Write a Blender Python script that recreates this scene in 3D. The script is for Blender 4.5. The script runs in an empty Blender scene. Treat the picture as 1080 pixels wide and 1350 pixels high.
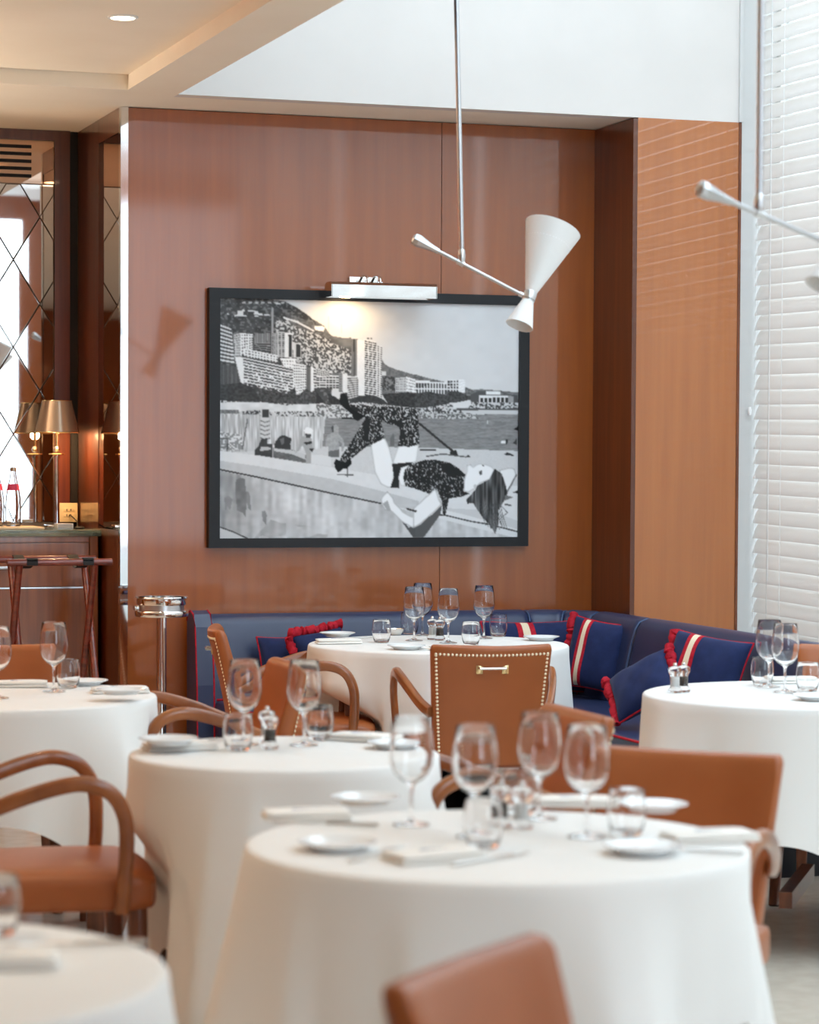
import bpy, bmesh, math, random
import numpy as np
from mathutils import Vector, Matrix

# ------------------------------------------------------------------ camera
# Room axes: X runs along the panelled back wall to the right, Y into that wall, Z up. The camera stands at X=0, Y=0.
F_PX, CAM_H = 3430.0, 1.46
YAW, PITCH, ROLL = math.radians(-18.45), math.radians(2.0), math.radians(0.29)
PPX, PPY = 540.0, 606.0 + F_PX * math.tan(PITCH)
scene = bpy.context.scene
col = scene.collection
cam_data = bpy.data.cameras.new('camera')
cam = bpy.data.objects.new('camera', cam_data)
col.objects.link(cam)
CAM_R = Matrix.Rotation(YAW, 3, 'Z') @ Matrix.Rotation(math.pi / 2 - PITCH, 3, 'X') @ Matrix.Rotation(ROLL, 3, 'Z')
cam.matrix_world = Matrix.Translation((0, 0, CAM_H)) @ CAM_R.to_4x4()
cam_data.sensor_fit = 'VERTICAL'
cam_data.sensor_height = 36.0
cam_data.sensor_width = 28.8
cam_data.lens = F_PX / 1350.0 * 36.0
cam_data.shift_y = (PPY - 675.0) / 1350.0
cam_data.clip_start = 0.05
cam_data.dof.use_dof = True
cam_data.dof.focus_distance = 10.4
cam_data.dof.aperture_fstop = 3.8
scene.camera = cam

# ------------------------------------------------------------------ world, daylight, exposure
vs = scene.view_settings
vs.view_transform = 'Standard'
vs.look = 'None'
vs.exposure = 0.08
vs.gamma = 1.0
vs.use_curve_mapping = False
scene.cycles.use_denoising = True
scene.cycles.max_bounces = 14
scene.cycles.transmission_bounces = 14
scene.cycles.glossy_bounces = 6
scene.cycles.diffuse_bounces = 5
scene.cycles.transparent_max_bounces = 12
scene.cycles.sample_clamp_indirect = 4.0

world = bpy.data.worlds.new('overcast_sky')
scene.world = world
world.use_nodes = True
wn = world.node_tree.nodes
wn['Background'].inputs['Color'].default_value = (0.84, 0.93, 1.0, 1)
wn['Background'].inputs['Strength'].default_value = 3.2


def area_light(name, loc, rot, sx, sy, power, color):
    d = bpy.data.lights.new(name, 'AREA')
    d.shape = 'RECTANGLE'
    d.size, d.size_y = sx, sy
    d.energy = power
    d.color = color
    o = bpy.data.objects.new(name, d)
    o.location, o.rotation_euler = loc, rot
    col.objects.link(o)
    return o


# daylight of the long glazed roof light over the right half of the room, and of the windows behind the camera
area_light('skylight_daylight', (3.72, 3.2, 4.42), (0, 0, 0), 2.5, 13.6, 300, (0.69, 0.87, 1.0))
area_light('rear_window_daylight', (3.66, -4.35, 2.3), (math.radians(90), 0, 0), 2.4, 3.4, 150, (0.66, 0.86, 1.0))


# ------------------------------------------------------------------ helpers
def lin(r, g, b):
    f = lambda c: (c / 12.92) if c <= 0.04045 else ((c + 0.055) / 1.055) ** 2.4
    return (f(r / 255), f(g / 255), f(b / 255), 1.0)


def ray(px, py):
    v = Vector(((px - PPX) / F_PX, -(py - PPY) / F_PX, -1.0))
    return CAM_R @ v


def on_z(px, py, z):
    d = ray(px, py); t = (z - CAM_H) / d.z
    return Vector((d.x * t, d.y * t, z))


def on_y(px, py, y):
    d = ray(px, py); t = y / d.y
    return Vector((d.x * t, y, CAM_H + d.z * t))


def on_x(px, py, x):
    d = ray(px, py); t = x / d.x
    return Vector((x, d.y * t, CAM_H + d.z * t))


RIGHT = Vector((math.cos(YAW), math.sin(YAW), 0))
FWD = Vector((-math.sin(YAW), math.cos(YAW), 0))


def yaw_of(lat, dep):
    """rotation about Z that turns local +Y to a floor direction (lateral, depth)"""
    v = RIGHT * lat + FWD * dep
    return math.atan2(-v.x, v.y)


class MB:
    """collects geometry for one mesh object"""
    def __init__(self):
        self.v, self.f = [], []

    def add(self, vs_, fs_):
        n = len(self.v)
        self.v += [tuple(p) for p in vs_]
        self.f += [tuple(i + n for i in f) for f in fs_]
        return self

    def box(self, x0, x1, y0, y1, z0, z1):
        return self.add([(x0, y0, z0), (x1, y0, z0), (x1, y1, z0), (x0, y1, z0), (x0, y0, z1), (x1, y0, z1), (x1, y1, z1), (x0, y1, z1)],
                        [(3, 2, 1, 0), (4, 5, 6, 7), (0, 1, 5, 4), (1, 2, 6, 5), (2, 3, 7, 6), (3, 0, 4, 7)])

    def rbox(self, x0, x1, y0, y1, z0, z1, r, seg=3):
        bm = bmesh.new()
        bmesh.ops.create_cube(bm, size=1)
        for v in bm.verts:
            v.co = Vector(((x0 + x1) / 2 + v.co.x * (x1 - x0), (y0 + y1) / 2 + v.co.y * (y1 - y0), (z0 + z1) / 2 + v.co.z * (z1 - z0)))
        bmesh.ops.bevel(bm, geom=list(bm.edges), offset=r, segments=seg, profile=0.5, affect='EDGES')
        return self.bm(bm)

    def bm(self, bm):
        bm.verts.index_update()
        self.add([v.co[:] for v in bm.verts], [[v.index for v in f.verts] for f in bm.faces])
        bm.free()
        return self

    def lathe(self, prof, n=32, c=(0, 0, 0), closed=False):
        """prof: (radius, z) list; radius 0 ends make poles"""
        vs_, fs_, rings = [], [], []
        for r, z in prof:
            if r < 1e-6:
                rings.append([len(vs_)]); vs_.append((c[0], c[1], c[2] + z))
            else:
                rings.append(list(range(len(vs_), len(vs_) + n)))
                for i in range(n):
                    a = 2 * math.pi * i / n
                    vs_.append((c[0] + r * math.cos(a), c[1] + r * math.sin(a), c[2] + z))
        pairs = list(zip(rings[:-1], rings[1:]))
        if closed: pairs.append((rings[-1], rings[0]))
        for A, B in pairs:
            for i in range(n):
                j = (i + 1) % n
                if len(A) == 1 and len(B) == 1: continue
                if len(A) == 1: fs_.append((A[0], B[j], B[i]))
                elif len(B) == 1: fs_.append((A[i], A[j], B[0]))
                else: fs_.append((A[i], A[j], B[j], B[i]))
        return self.add(vs_, fs_)

    def sweep(self, path, secs, up=(0, 0, 1), caps=True, loop=False):
        """sweep section polygons (list of (a,b) per path point or one for all); a along side, b along local up"""
        path = [Vector(p) for p in path]; n = len(path)
        if not isinstance(secs[0][0], (tuple, list)): secs = [secs] * n
        m = len(secs[0]); vs_, fs_ = [], []
        for i, p in enumerate(path):
            if loop: t = path[(i + 1) % n] - path[i - 1]
            else: t = path[min(i + 1, n - 1)] - path[max(i - 1, 0)]
            t.normalize()
            u = Vector(up)
            if abs(t.dot(u)) > 0.97: u = Vector((0, 1, 0)) if abs(t.y) < 0.9 else Vector((1, 0, 0))
            s = t.cross(u).normalized(); w = s.cross(t)
            for a, b in secs[i]: vs_.append(tuple(p + s * a + w * b))
        for i in range(n if loop else n - 1):
            k = (i + 1) % n
            for j in range(m):
                l = (j + 1) % m
                fs_.append((i * m + j, i * m + l, k * m + l, k * m + j))
        if caps and not loop:
            fs_.append(tuple(range(m - 1, -1, -1))); fs_.append(tuple((n - 1) * m + j for j in range(m)))
        return self.add(vs_, fs_)

    def tube(self, path, r, n=10, caps=True, loop=False, up=(0, 0, 1)):
        rs = r if isinstance(r, (list, tuple)) else [r] * len(path)
        secs = [[(q * math.cos(2 * math.pi * j / n), q * math.sin(2 * math.pi * j / n)) for j in range(n)] for q in rs]
        return self.sweep(path, secs, up, caps, loop)

    def grid(self, pts, nu, nv, wrap_u=False, wrap_v=False):
        fs_ = []
        for i in range(nu if wrap_u else nu - 1):
            for j in range(nv if wrap_v else nv - 1):
                a, b = i, (i + 1) % nu; c, d = j, (j + 1) % nv
                fs_.append((a * nv + c, b * nv + c, b * nv + d, a * nv + d))
        return self.add(pts, fs_)

    def xf(self, M):
        self.v = [tuple(M @ Vector(p)) for p in self.v]
        return self

    def mesh(self, name, mat, smooth=True, ang=40):
        me = bpy.data.meshes.new(name)
        me.from_pydata(self.v, [], self.f)
        bm = bmesh.new(); bm.from_mesh(me)
        bmesh.ops.recalc_face_normals(bm, faces=bm.faces)
        bm.to_mesh(me); bm.free()
        if smooth:
            me.polygons.foreach_set('use_smooth', [True] * len(me.polygons))
            me.set_sharp_from_angle(angle=math.radians(ang))
        me.materials.append(mat)
        me.update()
        return me

    def obj(self, name, mat, parent=None, smooth=True, ang=40):
        o = bpy.data.objects.new(name, self.mesh(name, mat, smooth, ang))
        col.objects.link(o)
        o.parent = parent
        return o


def thing(name, label, cat, loc=(0, 0, 0), rz=0.0, group=None):
    o = bpy.data.objects.new(name, None)
    o.empty_display_size = 0.05
    col.objects.link(o)
    o.location = loc; o.rotation_euler = (0, 0, rz)
    return tag(o, label, cat, group)


def tag(o, label, cat, group=None):
    o['label'] = label; o['category'] = cat
    if group: o['group'] = group
    return o


def struct(o, label=None):
    o['kind'] = 'structure'
    if label: o['label'] = label
    return o


def dup(root, loc, rz, label, group=None):
    def cp(o, parent):
        c = o.copy(); col.objects.link(c); c.parent = parent
        for ch in list(o.children): cp(ch, c)
        return c
    r = cp(root, None)
    r.location = loc; r.rotation_euler = (0, 0, rz)
    r['label'] = label
    if group: r['group'] = group
    return r


class Proto:
    """first placing uses the object itself, the next ones copy it with its parts"""
    def __init__(self, root): self.root, self.used = root, False

    def at(self, loc, rz, label, group=None):
        if not self.used:
            self.used = True
            o = self.root; o.location = loc; o.rotation_euler = (0, 0, rz); o['label'] = label
            if group: o['group'] = group
            return o
        return dup(self.root, loc, rz, label, group)


# ------------------------------------------------------------------ materials
def pmat(name, color, rough=0.5, metal=0.0, spec=0.5, coat=0.0, coat_rough=0.05, trans=0.0, ior=1.5, sheen=0.0):
    m = bpy.data.materials.new(name); m.use_nodes = True
    b = m.node_tree.nodes['Principled BSDF']
    b.inputs['Base Color'].default_value = color
    b.inputs['Roughness'].default_value = rough
    b.inputs['Metallic'].default_value = metal
    b.inputs['Specular IOR Level'].default_value = spec
    b.inputs['Coat Weight'].default_value = coat
    b.inputs['Coat Roughness'].default_value = coat_rough
    b.inputs['Transmission Weight'].default_value = trans
    b.inputs['IOR'].default_value = ior
    b.inputs['Sheen Weight'].default_value = sheen
    return m


def noise_color(m, c1, c2, scale, stretch=(1, 1, 1), detail=4.0, pos=(0.35, 0.65), bump=0.0, bump_scale=None, dist=0.0):
    nt = m.node_tree; N, L = nt.nodes, nt.links
    b = N['Principled BSDF']
    tc = N.new('ShaderNodeTexCoord'); mp = N.new('ShaderNodeMapping')
    mp.inputs['Scale'].default_value = stretch
    no = N.new('ShaderNodeTexNoise'); no.inputs['Scale'].default_value = scale; no.inputs['Detail'].default_value = detail
    no.inputs['Distortion'].default_value = dist
    cr = N.new('ShaderNodeValToRGB')
    cr.color_ramp.elements[0].position, cr.color_ramp.elements[1].position = pos
    cr.color_ramp.elements[0].color, cr.color_ramp.elements[1].color = c1, c2
    L.new(tc.outputs['Object'], mp.inputs['Vector']); L.new(mp.outputs['Vector'], no.inputs['Vector'])
    L.new(no.outputs['Fac'], cr.inputs['Fac']); L.new(cr.outputs['Color'], b.inputs['Base Color'])
    if bump:
        n2 = no
        if bump_scale:
            n2 = N.new('ShaderNodeTexNoise'); n2.inputs['Scale'].default_value = bump_scale
            L.new(tc.outputs['Object'], n2.inputs['Vector'])
        bp = N.new('ShaderNodeBump'); bp.inputs['Strength'].default_value = bump; bp.inputs['Distance'].default_value = 0.002
        L.new(n2.outputs['Fac'], bp.inputs['Height']); L.new(bp.outputs['Normal'], b.inputs['Normal'])
    return m


M = {}
M['lacquer'] = noise_color(pmat('lacquered_wood', lin(150, 82, 30), 0.35, coat=1.0, coat_rough=0.055), lin(146, 72, 14), lin(160, 82, 20), 6.0, (5, 5, 0.25), 5, (0.3, 0.7))
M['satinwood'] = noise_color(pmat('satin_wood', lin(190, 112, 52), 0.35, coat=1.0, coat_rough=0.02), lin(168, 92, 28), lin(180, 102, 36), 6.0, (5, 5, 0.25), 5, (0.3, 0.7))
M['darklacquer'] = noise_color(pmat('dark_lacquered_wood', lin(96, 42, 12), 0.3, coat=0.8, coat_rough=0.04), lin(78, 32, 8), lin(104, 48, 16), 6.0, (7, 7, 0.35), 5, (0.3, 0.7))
M['cabinet'] = noise_color(pmat('cabinet_wood', lin(140, 76, 30), 0.3, coat=0.7, coat_rough=0.06), lin(122, 64, 22), lin(152, 86, 36), 5.0, (8, 8, 0.4), 5, (0.3, 0.7))
M['lattice'] = pmat('mirror_joint_bronze', lin(150, 120, 96), 0.4, metal=0.8)
M['black_gap'] = pmat('shadow_gap_black', lin(20, 14, 12), 0.5)
M['white_wall'] = noise_color(pmat('white_plaster', lin(240, 241, 241), 0.75), lin(236, 238, 238), lin(244, 244, 243), 3.0)
M['well_wall'] = noise_color(pmat('pale_grey_plaster', lin(221, 214, 209), 0.75), lin(219, 212, 207), lin(223, 216, 211), 3.0)
M['ceiling'] = noise_color(pmat('cream_plaster', lin(238, 226, 210), 0.8), lin(246, 236, 220), lin(250, 241, 226), 2.0)
M['floor'] = noise_color(pmat('polished_stone', lin(214, 204, 188), 0.10, spec=0.6), lin(206, 197, 183), lin(218, 210, 197), 14.0, (1, 1, 1), 8, (0.35, 0.7))
M['grout'] = pmat('stone_joint', lin(190, 180, 164), 0.6)
M['chrome'] = pmat('polished_chrome', (0.82, 0.82, 0.82, 1), 0.05, metal=1.0)
M['satin_metal'] = pmat('satin_nickel', (0.72, 0.73, 0.74, 1), 0.28, metal=1.0)
M['mirror'] = pmat('mirror_glass', (0.70, 0.68, 0.66, 1), 0.015, metal=1.0)
M['bronze_mirror'] = pmat('bronze_mirror_glass', lin(196, 164, 142), 0.015, metal=1.0)
M['bronze'] = pmat('bronze_foil_shade', lin(190, 168, 146), 0.25, metal=0.6)
M['brass'] = pmat('pale_brass', lin(238, 214, 160), 0.22, metal=1.0)
M['nail'] = pmat('pale_nailheads', lin(244, 230, 200), 0.3, metal=0.7)
M['alu'] = pmat('brushed_aluminium', (0.60, 0.61, 0.63, 1), 0.34, metal=1.0)
M['window_frame'] = pmat('grey_window_frame', lin(204, 202, 200), 0.3, spec=0.6)
M['frame_black'] = pmat('black_picture_frame', lin(31, 32, 35), 0.45, spec=0.3)
M['white_shade'] = pmat('white_lamp_enamel', lin(236, 234, 232), 0.45)
M['shade_inside'] = pmat('cream_lamp_lining', lin(240, 225, 205), 0.6)
M['leather'] = noise_color(pmat('tan_leather', lin(160, 94, 52), 0.36, spec=0.5), lin(160, 88, 44), lin(172, 97, 51), 5.0, (1, 1, 1), 3, (0.3, 0.7), 0.05, 260)
M['chairwood'] = noise_color(pmat('varnished_beech', lin(150, 86, 42), 0.3, coat=0.4), lin(132, 72, 32), lin(164, 98, 52), 8.0, (6, 1, 1), 4)
M['legwood'] = noise_color(pmat('brown_stained_wood', lin(112, 58, 28), 0.35, coat=0.3), lin(98, 48, 22), lin(124, 66, 34), 8.0, (6, 6, 1), 4)
M['redwood'] = noise_color(pmat('mahogany_wood', lin(118, 44, 28), 0.3, coat=0.4), lin(100, 34, 20), lin(134, 54, 36), 8.0, (1, 6, 6), 4)
M['navy'] = noise_color(pmat('navy_leather', lin(40, 52, 82), 0.38, spec=0.6), lin(33, 44, 78), lin(39, 50, 86), 4.0, (1, 1, 1), 3, (0.3, 0.7), 0.04, 240)
M['navy_cloth'] = noise_color(pmat('navy_canvas', lin(32, 50, 104), 0.8, spec=0.2, sheen=0.1), lin(26, 38, 78), lin(32, 45, 88), 30.0, (1, 1, 1), 3, (0.3, 0.7), 0.4, 9)
M['red'] = noise_color(pmat('red_trim', lin(176, 26, 44), 0.75, spec=0.2), lin(160, 20, 38), lin(190, 34, 52), 60.0, bump=0.6)
M['cream_band'] = pmat('cream_webbing', lin(232, 214, 186), 0.8)
M['cloth'] = noise_color(pmat('white_linen', lin(240, 238, 235), 0.85, spec=0.15, sheen=0.15), lin(238, 236, 233), lin(241, 239, 236), 3.0, (1, 1, 1), 2, (0.3, 0.7), 0.05, 600)
M['napkin'] = pmat('white_napkin_linen', lin(244, 240, 234), 0.85, spec=0.15, sheen=0.15)
M['embroidery'] = pmat('blue_embroidery', lin(86, 112, 164), 0.8)
M['porcelain'] = pmat('white_porcelain', lin(240, 242, 243), 0.12, spec=0.6, coat=0.3)
M['silver'] = pmat('silver_cutlery', (0.80, 0.79, 0.77, 1), 0.14, metal=1.0)
M['glass'] = pmat('clear_glass', (1, 1, 1, 1), 0.0, trans=1.0, ior=1.45)
M['greenglass'] = pmat('green_edge_glass', (0.72, 0.92, 0.84, 1), 0.02, trans=0.85, ior=1.5)
M['acrylic'] = pmat('clear_acrylic', (0.98, 0.98, 0.98, 1), 0.03, trans=1.0, ior=1.46)
M['pepper'] = noise_color(pmat('peppercorns', lin(60, 50, 44), 0.8), lin(30, 26, 24), lin(110, 96, 84), 260.0)
M['salt'] = pmat('sea_salt', lin(245, 245, 243), 0.8)
M['water_pink'] = pmat('pink_bottle_label', lin(206, 60, 96), 0.6)
M['socket'] = pmat('cream_socket_plastic', lin(236, 208, 160), 0.4)
M['socket_dark'] = pmat('socket_slot', lin(70, 54, 40), 0.5)
M['cord'] = pmat('black_cable', lin(24, 22, 22), 0.5)
M['strap'] = pmat('black_webbing_strap', lin(22, 22, 24), 0.8)
M['vent'] = pmat('black_vent_slot', lin(10, 10, 10), 0.7)
M['cork_tray'] = pmat('pale_tray_cloth', lin(232, 206, 170), 0.8)
M['cord_white'] = pmat('white_cord', lin(240, 240, 240), 0.7)
M['seam'] = pmat('navy_piping', lin(62, 84, 122), 0.4)
M['plinth'] = pmat('dark_plinth', lin(20, 22, 32), 0.5)


def emis(name, color, strength):
    m = bpy.data.materials.new(name); m.use_nodes = True
    b = m.node_tree.nodes['Principled BSDF']
    b.inputs['Base Color'].default_value = color
    b.inputs['Emission Color'].default_value = color
    b.inputs['Emission Strength'].default_value = strength
    return m


M['bulb'] = emis('warm_bulb', (1.0, 0.74, 0.42, 1), 30)
M['downlight'] = emis('warm_downlight_lens', (1.0, 0.82, 0.58, 1), 14)

# slats: white painted wood-look plastic that lets a little daylight through
M['slat'] = bpy.data.materials.new('white_blind_slat'); M['slat'].use_nodes = True
_nt = M['slat'].node_tree
_b = _nt.nodes['Principled BSDF']; _b.inputs['Base Color'].default_value = lin(236, 233, 231); _b.inputs['Roughness'].default_value = 0.4
_t = _nt.nodes.new('ShaderNodeBsdfTranslucent'); _t.inputs['Color'].default_value = lin(240, 236, 232)
_m = _nt.nodes.new('ShaderNodeMixShader'); _m.inputs[0].default_value = 0.38
_nt.links.new(_b.outputs[0], _m.inputs[1]); _nt.links.new(_t.outputs[0], _m.inputs[2])
_nt.links.new(_m.outputs[0], _nt.nodes['Material Output'].inputs[0])

# the print: grey tones held per vertex of the print
M['print'] = pmat('black_and_white_print', (1, 1, 1, 1), 0.55, spec=0.2, coat=0.12, coat_rough=0.05)
_nt = M['print'].node_tree
_a = _nt.nodes.new('ShaderNodeAttribute'); _a.attribute_name = 'tone'
_nt.links.new(_a.outputs['Color'], _nt.nodes['Principled BSDF'].inputs['Base Color'])


def spot(name, loc, target, power, color, size_deg, blend=0.6, radius=0.04):
    d = bpy.data.lights.new(name, 'SPOT'); d.energy = power; d.color = color
    d.spot_size = math.radians(size_deg); d.spot_blend = blend; d.shadow_soft_size = radius
    o = bpy.data.objects.new(name, d); col.objects.link(o)
    o.location = loc
    o.rotation_euler = (Vector(target) - Vector(loc)).to_track_quat('-Z', 'Y').to_euler()
    return o


def point(name, loc, power, color, radius=0.02):
    d = bpy.data.lights.new(name, 'POINT'); d.energy = power; d.color = color; d.shadow_soft_size = radius
    o = bpy.data.objects.new(name, d); col.objects.link(o); o.location = loc
    return o


for _k, _i in (('lacquer', 1.55), ('satinwood', 1.7), ('darklacquer', 1.5)):
    M[_k].node_tree.nodes['Principled BSDF'].inputs['Coat IOR'].default_value = _i

# ------------------------------------------------------------------ room shell
CEIL = 2.92          # soffit height
WALL_Y = 10.68       # face of the panelled back wall
PIER_Y = 10.25       # face of the pier beside the window
PIER_X0, PIER_X1 = 4.415, 4.92
BLIND_X = 5.0
ROOF_Z = 4.35


def softbox(hx, hy, hz, r, n=8):
    bm = bmesh.new()
    bmesh.ops.create_cube(bm, size=2)
    bmesh.ops.subdivide_edges(bm, edges=list(bm.edges), cuts=n, use_grid_fill=True)
    for v in bm.verts:
        p = Vector((v.co.x * hx, v.co.y * hy, v.co.z * hz))
        q = Vector((max(-hx + r, min(hx - r, p.x)), max(-hy + r, min(hy - r, p.y)), max(-hz + r, min(hz - r, p.z))))
        d = p - q
        if d.length > 1e-7: p = q + d.normalized() * r
        v.co = p
    return MB().bm(bm)


floor = struct(MB().box(-4.3, 5.4, -4.6, 12.0, -0.12, 0.0).obj('floor', M['floor'], None, False), 'polished pale beige stone floor')

# ceiling: low soffits round a shallow coffer on the left, a tall white well under the roof light on the right
c = MB()
c.box(2.215, 2.432, -4.6, 10.2, CEIL, CEIL + 0.5)          # beam between coffer and well
c.box(-4.3, 2.432, 10.2, 12.0, CEIL, CEIL + 0.5)           # soffit along the back
c.box(-4.3, 2.215, -4.6, 10.2, CEIL + 0.06, CEIL + 0.5)    # coffer panel
c.box(2.432, 5.1, PIER_Y + 0.08, 12.0, CEIL, CEIL + 0.3)   # soffit over the panelled wall
ceiling = struct(c.obj('ceiling', M['ceiling'], None, False), 'cream ceiling with a shallow coffer beside the roof light')
MB().box(2.432, 4.905, PIER_Y, PIER_Y + 0.08, CEIL, ROOF_Z + 0.2).obj('well_back', M['well_wall'], ceiling, False)
MB().box(2.36, 2.432, -4.6, PIER_Y, CEIL + 0.001, ROOF_Z + 0.2).obj('well_side', M['well_wall'], ceiling, False)
MB().box(2.3, 5.4, -4.7, 10.4, ROOF_Z + 0.15, ROOF_Z + 0.25).obj('added_sky_block', M['white_wall'], ceiling, False)  # unseen slab, added so sky light enters only by the windows
for yb in (9.4, 8.06, 6.75, 5.47, 4.1, 2.8, 1.4, 0.0, -1.4, -2.8, -4.0):
    MB().box(2.432, 5.3, yb - 0.03, yb + 0.03, ROOF_Z - 0.12, ROOF_Z).obj('roof_light_bar', M['white_wall'], ceiling, False)

# panelled back wall
wall_back = struct(MB().box(2.30, 5.4, WALL_Y + 0.02, WALL_Y + 0.2, 0, CEIL).obj('wall_back', M['black_gap'], None, False), 'glossy orange brown lacquered wood wall')
MB().box(2.321, 3.700, WALL_Y, WALL_Y + 0.02, 0.0, CEIL - 0.004).obj('wood_panel', M['lacquer'], wall_back, False)
MB().box(3.703, 4.415, WALL_Y, WALL_Y + 0.02, 0.0, CEIL - 0.004).obj('wood_panel', M['lacquer'], wall_back, False)
pier = struct(MB().box(PIER_X0 + 0.02, PIER_X1 - 0.012, PIER_Y + 0.02, WALL_Y + 0.02, 0, CEIL - 0.004).obj('wall_pier', M['black_gap'], None, False), 'projecting wooden pier between back wall and blind')
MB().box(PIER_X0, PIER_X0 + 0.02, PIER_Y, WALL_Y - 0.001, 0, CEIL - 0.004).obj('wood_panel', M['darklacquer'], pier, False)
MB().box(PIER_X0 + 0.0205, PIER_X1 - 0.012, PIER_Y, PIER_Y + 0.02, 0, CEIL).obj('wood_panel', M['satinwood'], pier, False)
MB().box(PIER_X1 - 0.012, PIER_X1, PIER_Y - 0.004, WALL_Y, 0, CEIL).obj('wood_edging', M['legwood'], pier, False)
struct(MB().box(2.2885, 2.3205, WALL_Y - 0.006, WALL_Y + 0.03, 0, CEIL - 0.002).obj('trim_1', M['chrome'], None, False), 'narrow polished chrome strip ending the panelled wall')

# niche with the sideboard, left of the panelled wall
NB = 11.58
wall_niche = struct(MB().box(0.3, 2.30, NB + 0.02, NB + 0.15, 0, CEIL).obj('wall_niche', M['lattice'], None, False), 'dark framed mirror wall of the niche')
MB().box(2.181, 2.250, NB - 0.012, NB + 0.02, 0, CEIL - 0.045).obj('wood_stile', M['darklacquer'], wall_niche, False)
MB().box(0.42, 2.250, NB - 0.012, NB + 0.02, 2.874, CEIL - 0.001).obj('wood_rail', M['darklacquer'], wall_niche, False)
MB().box(2.2505, 2.2895, NB + 0.008, NB + 0.02, 0, CEIL - 0.002).obj('shadow_gap', M['black_gap'], wall_niche, False)
MB().box(0.42, 2.18, NB, NB + 0.02, 0, 1.13).obj('wood_panel', M['darklacquer'], wall_niche, False)
MB().box(0.42, 2.179, NB, NB + 0.018, 2.681, 2.872).obj('bronze_mirror_band', M['bronze_mirror'], wall_niche, False)


def lattice_tiles(parent, ox, oz, dx, dz, x0, x1, z0, z1, y):
    """mirror tiles between two crossing families of joints: diamonds cut by the frame"""
    def clip(poly, a, b, c_):
        out = []
        for i in range(len(poly)):
            p, q = poly[i], poly[(i + 1) % len(poly)]
            fp, fq = a * p[0] + b * p[1] - c_, a * q[0] + b * q[1] - c_
            if fp <= 0: out.append(p)
            if (fp < 0 < fq) or (fq < 0 < fp):
                t = fp / (fp - fq); out.append((p[0] + t * (q[0] - p[0]), p[1] + t * (q[1] - p[1])))
        return out
    rnd = random.Random(4)
    for i in range(-12, 13):
        for j in range(-12, 13):
            cx, cz = ox + (i + j) * dx / 2, oz + (i - j) * dz / 2
            poly = [(cx - dx / 2 + 0.001, cz), (cx, cz - dz / 2 + 0.0016), (cx + dx / 2 - 0.001, cz), (cx, cz + dz / 2 - 0.0016)]
            for a, b, c_ in ((1, 0, x1), (-1, 0, -x0), (0, 1, z1), (0, -1, -z0)):
                poly = clip(poly, a, b, c_)
                if len(poly) < 3: break
            if len(poly) < 3: continue
            mx = sum(p[0] for p in poly) / len(poly); mz = sum(p[1] for p in poly) / len(poly)
            m = MB(); n = len(poly)
            ta, tb = rnd.uniform(-.0025, .0025), rnd.uniform(-.0025, .0025)
            fy = lambda p: y + ta * (p[0] - mx) + tb * (p[1] - mz)
            ins = [(p[0] + (mx - p[0]) * 0.03, p[1] + (mz - p[1]) * 0.03) for p in poly]
            m.add([(p[0], fy(p), p[1]) for p in ins] + [(p[0], y + 0.005, p[1]) for p in poly],
                  [tuple(range(n))] + [(k, (k + 1) % n, n + (k + 1) % n, n + k) for k in range(n)])
            m.obj('mirror_tile', M['mirror'], parent, False)


lattice_tiles(wall_niche, 1.998, 2.535, 0.238, 0.388, 0.43, 2.178, 1.17, 2.678, NB + 0.005)
side = struct(MB().box(2.298, 2.319, WALL_Y + 0.03, NB + 0.1, 0, CEIL).obj('wall_niche_side', M['black_gap'], None, False), 'side return of the niche with a narrow mirror')
MB().box(2.290, 2.298, 11.137, NB - 0.001, 0, CEIL - 0.001).obj('wood_stile', M['darklacquer'], side, False)
MB().box(2.292, 2.298, WALL_Y + 0.03, 11.135, 1.16, 2.815).obj('mirror_panel', M['bronze_mirror'], side, False)
MB().box(2.290, 2.298, WALL_Y + 0.03, 11.135, 2.817, CEIL - 0.001).obj('wood_rail', M['darklacquer'], side, False)
MB().box(2.290, 2.298, WALL_Y + 0.03, 11.135, 0, 1.158).obj('wood_panel', M['darklacquer'], side, False)
struct(MB().box(0.25, 0.42, WALL_Y, NB + 0.15, 0, CEIL).obj('wall_niche_end', M['lacquer'], None, False), 'wooden end of the niche')
struct(MB().box(-4.3, 0.25, WALL_Y, WALL_Y + 0.2, 0, CEIL).obj('wall_back_left', M['lacquer'], None, False), 'lacquered wood wall left of the niche')
struct(MB().box(-4.4, -4.2, -4.6, 12.0, 0, CEIL + 0.1).obj('wall_left', M['lacquer'], None, False), 'lacquered wood wall on the left')
struct(MB().box(-4.3, 5.4, -4.75, -4.55, 0, ROOF_Z).obj('wall_front', M['lacquer'], None, False), 'lacquered wood wall behind the viewer')

# window wall on the right
struct(MB().box(5.12, 5.3, -4.6, PIER_Y + 0.05, 0, 0.62).obj('wall_right', M['white_wall'], None, False), 'low white wall under the windows')
struct(MB().box(5.12, 5.3, -4.6, 2.1, 0.62, ROOF_Z).obj('added_side_block', M['lacquer'], None, False), 'unseen lacquered wall added beside the viewer to block side light')  # out of view, added to shut out sky light beside the camera
struct(MB().box(5.11, 5.34, PIER_Y + 0.05, WALL_Y + 0.1, 0, ROOF_Z).obj('wall_right_end', M['white_wall'], None, False), 'white wall end behind the pier')
M['pane'] = bpy.data.materials.new('window_pane'); M['pane'].use_nodes = True
_nt = M['pane'].node_tree; _nt.nodes.remove(_nt.nodes['Principled BSDF'])
_tr = _nt.nodes.new('ShaderNodeBsdfTransparent'); _tr.inputs[0].default_value = (0.94, 0.97, 0.97, 1)
_gl = _nt.nodes.new('ShaderNodeBsdfGlossy'); _gl.inputs['Roughness'].default_value = 0.0
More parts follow.
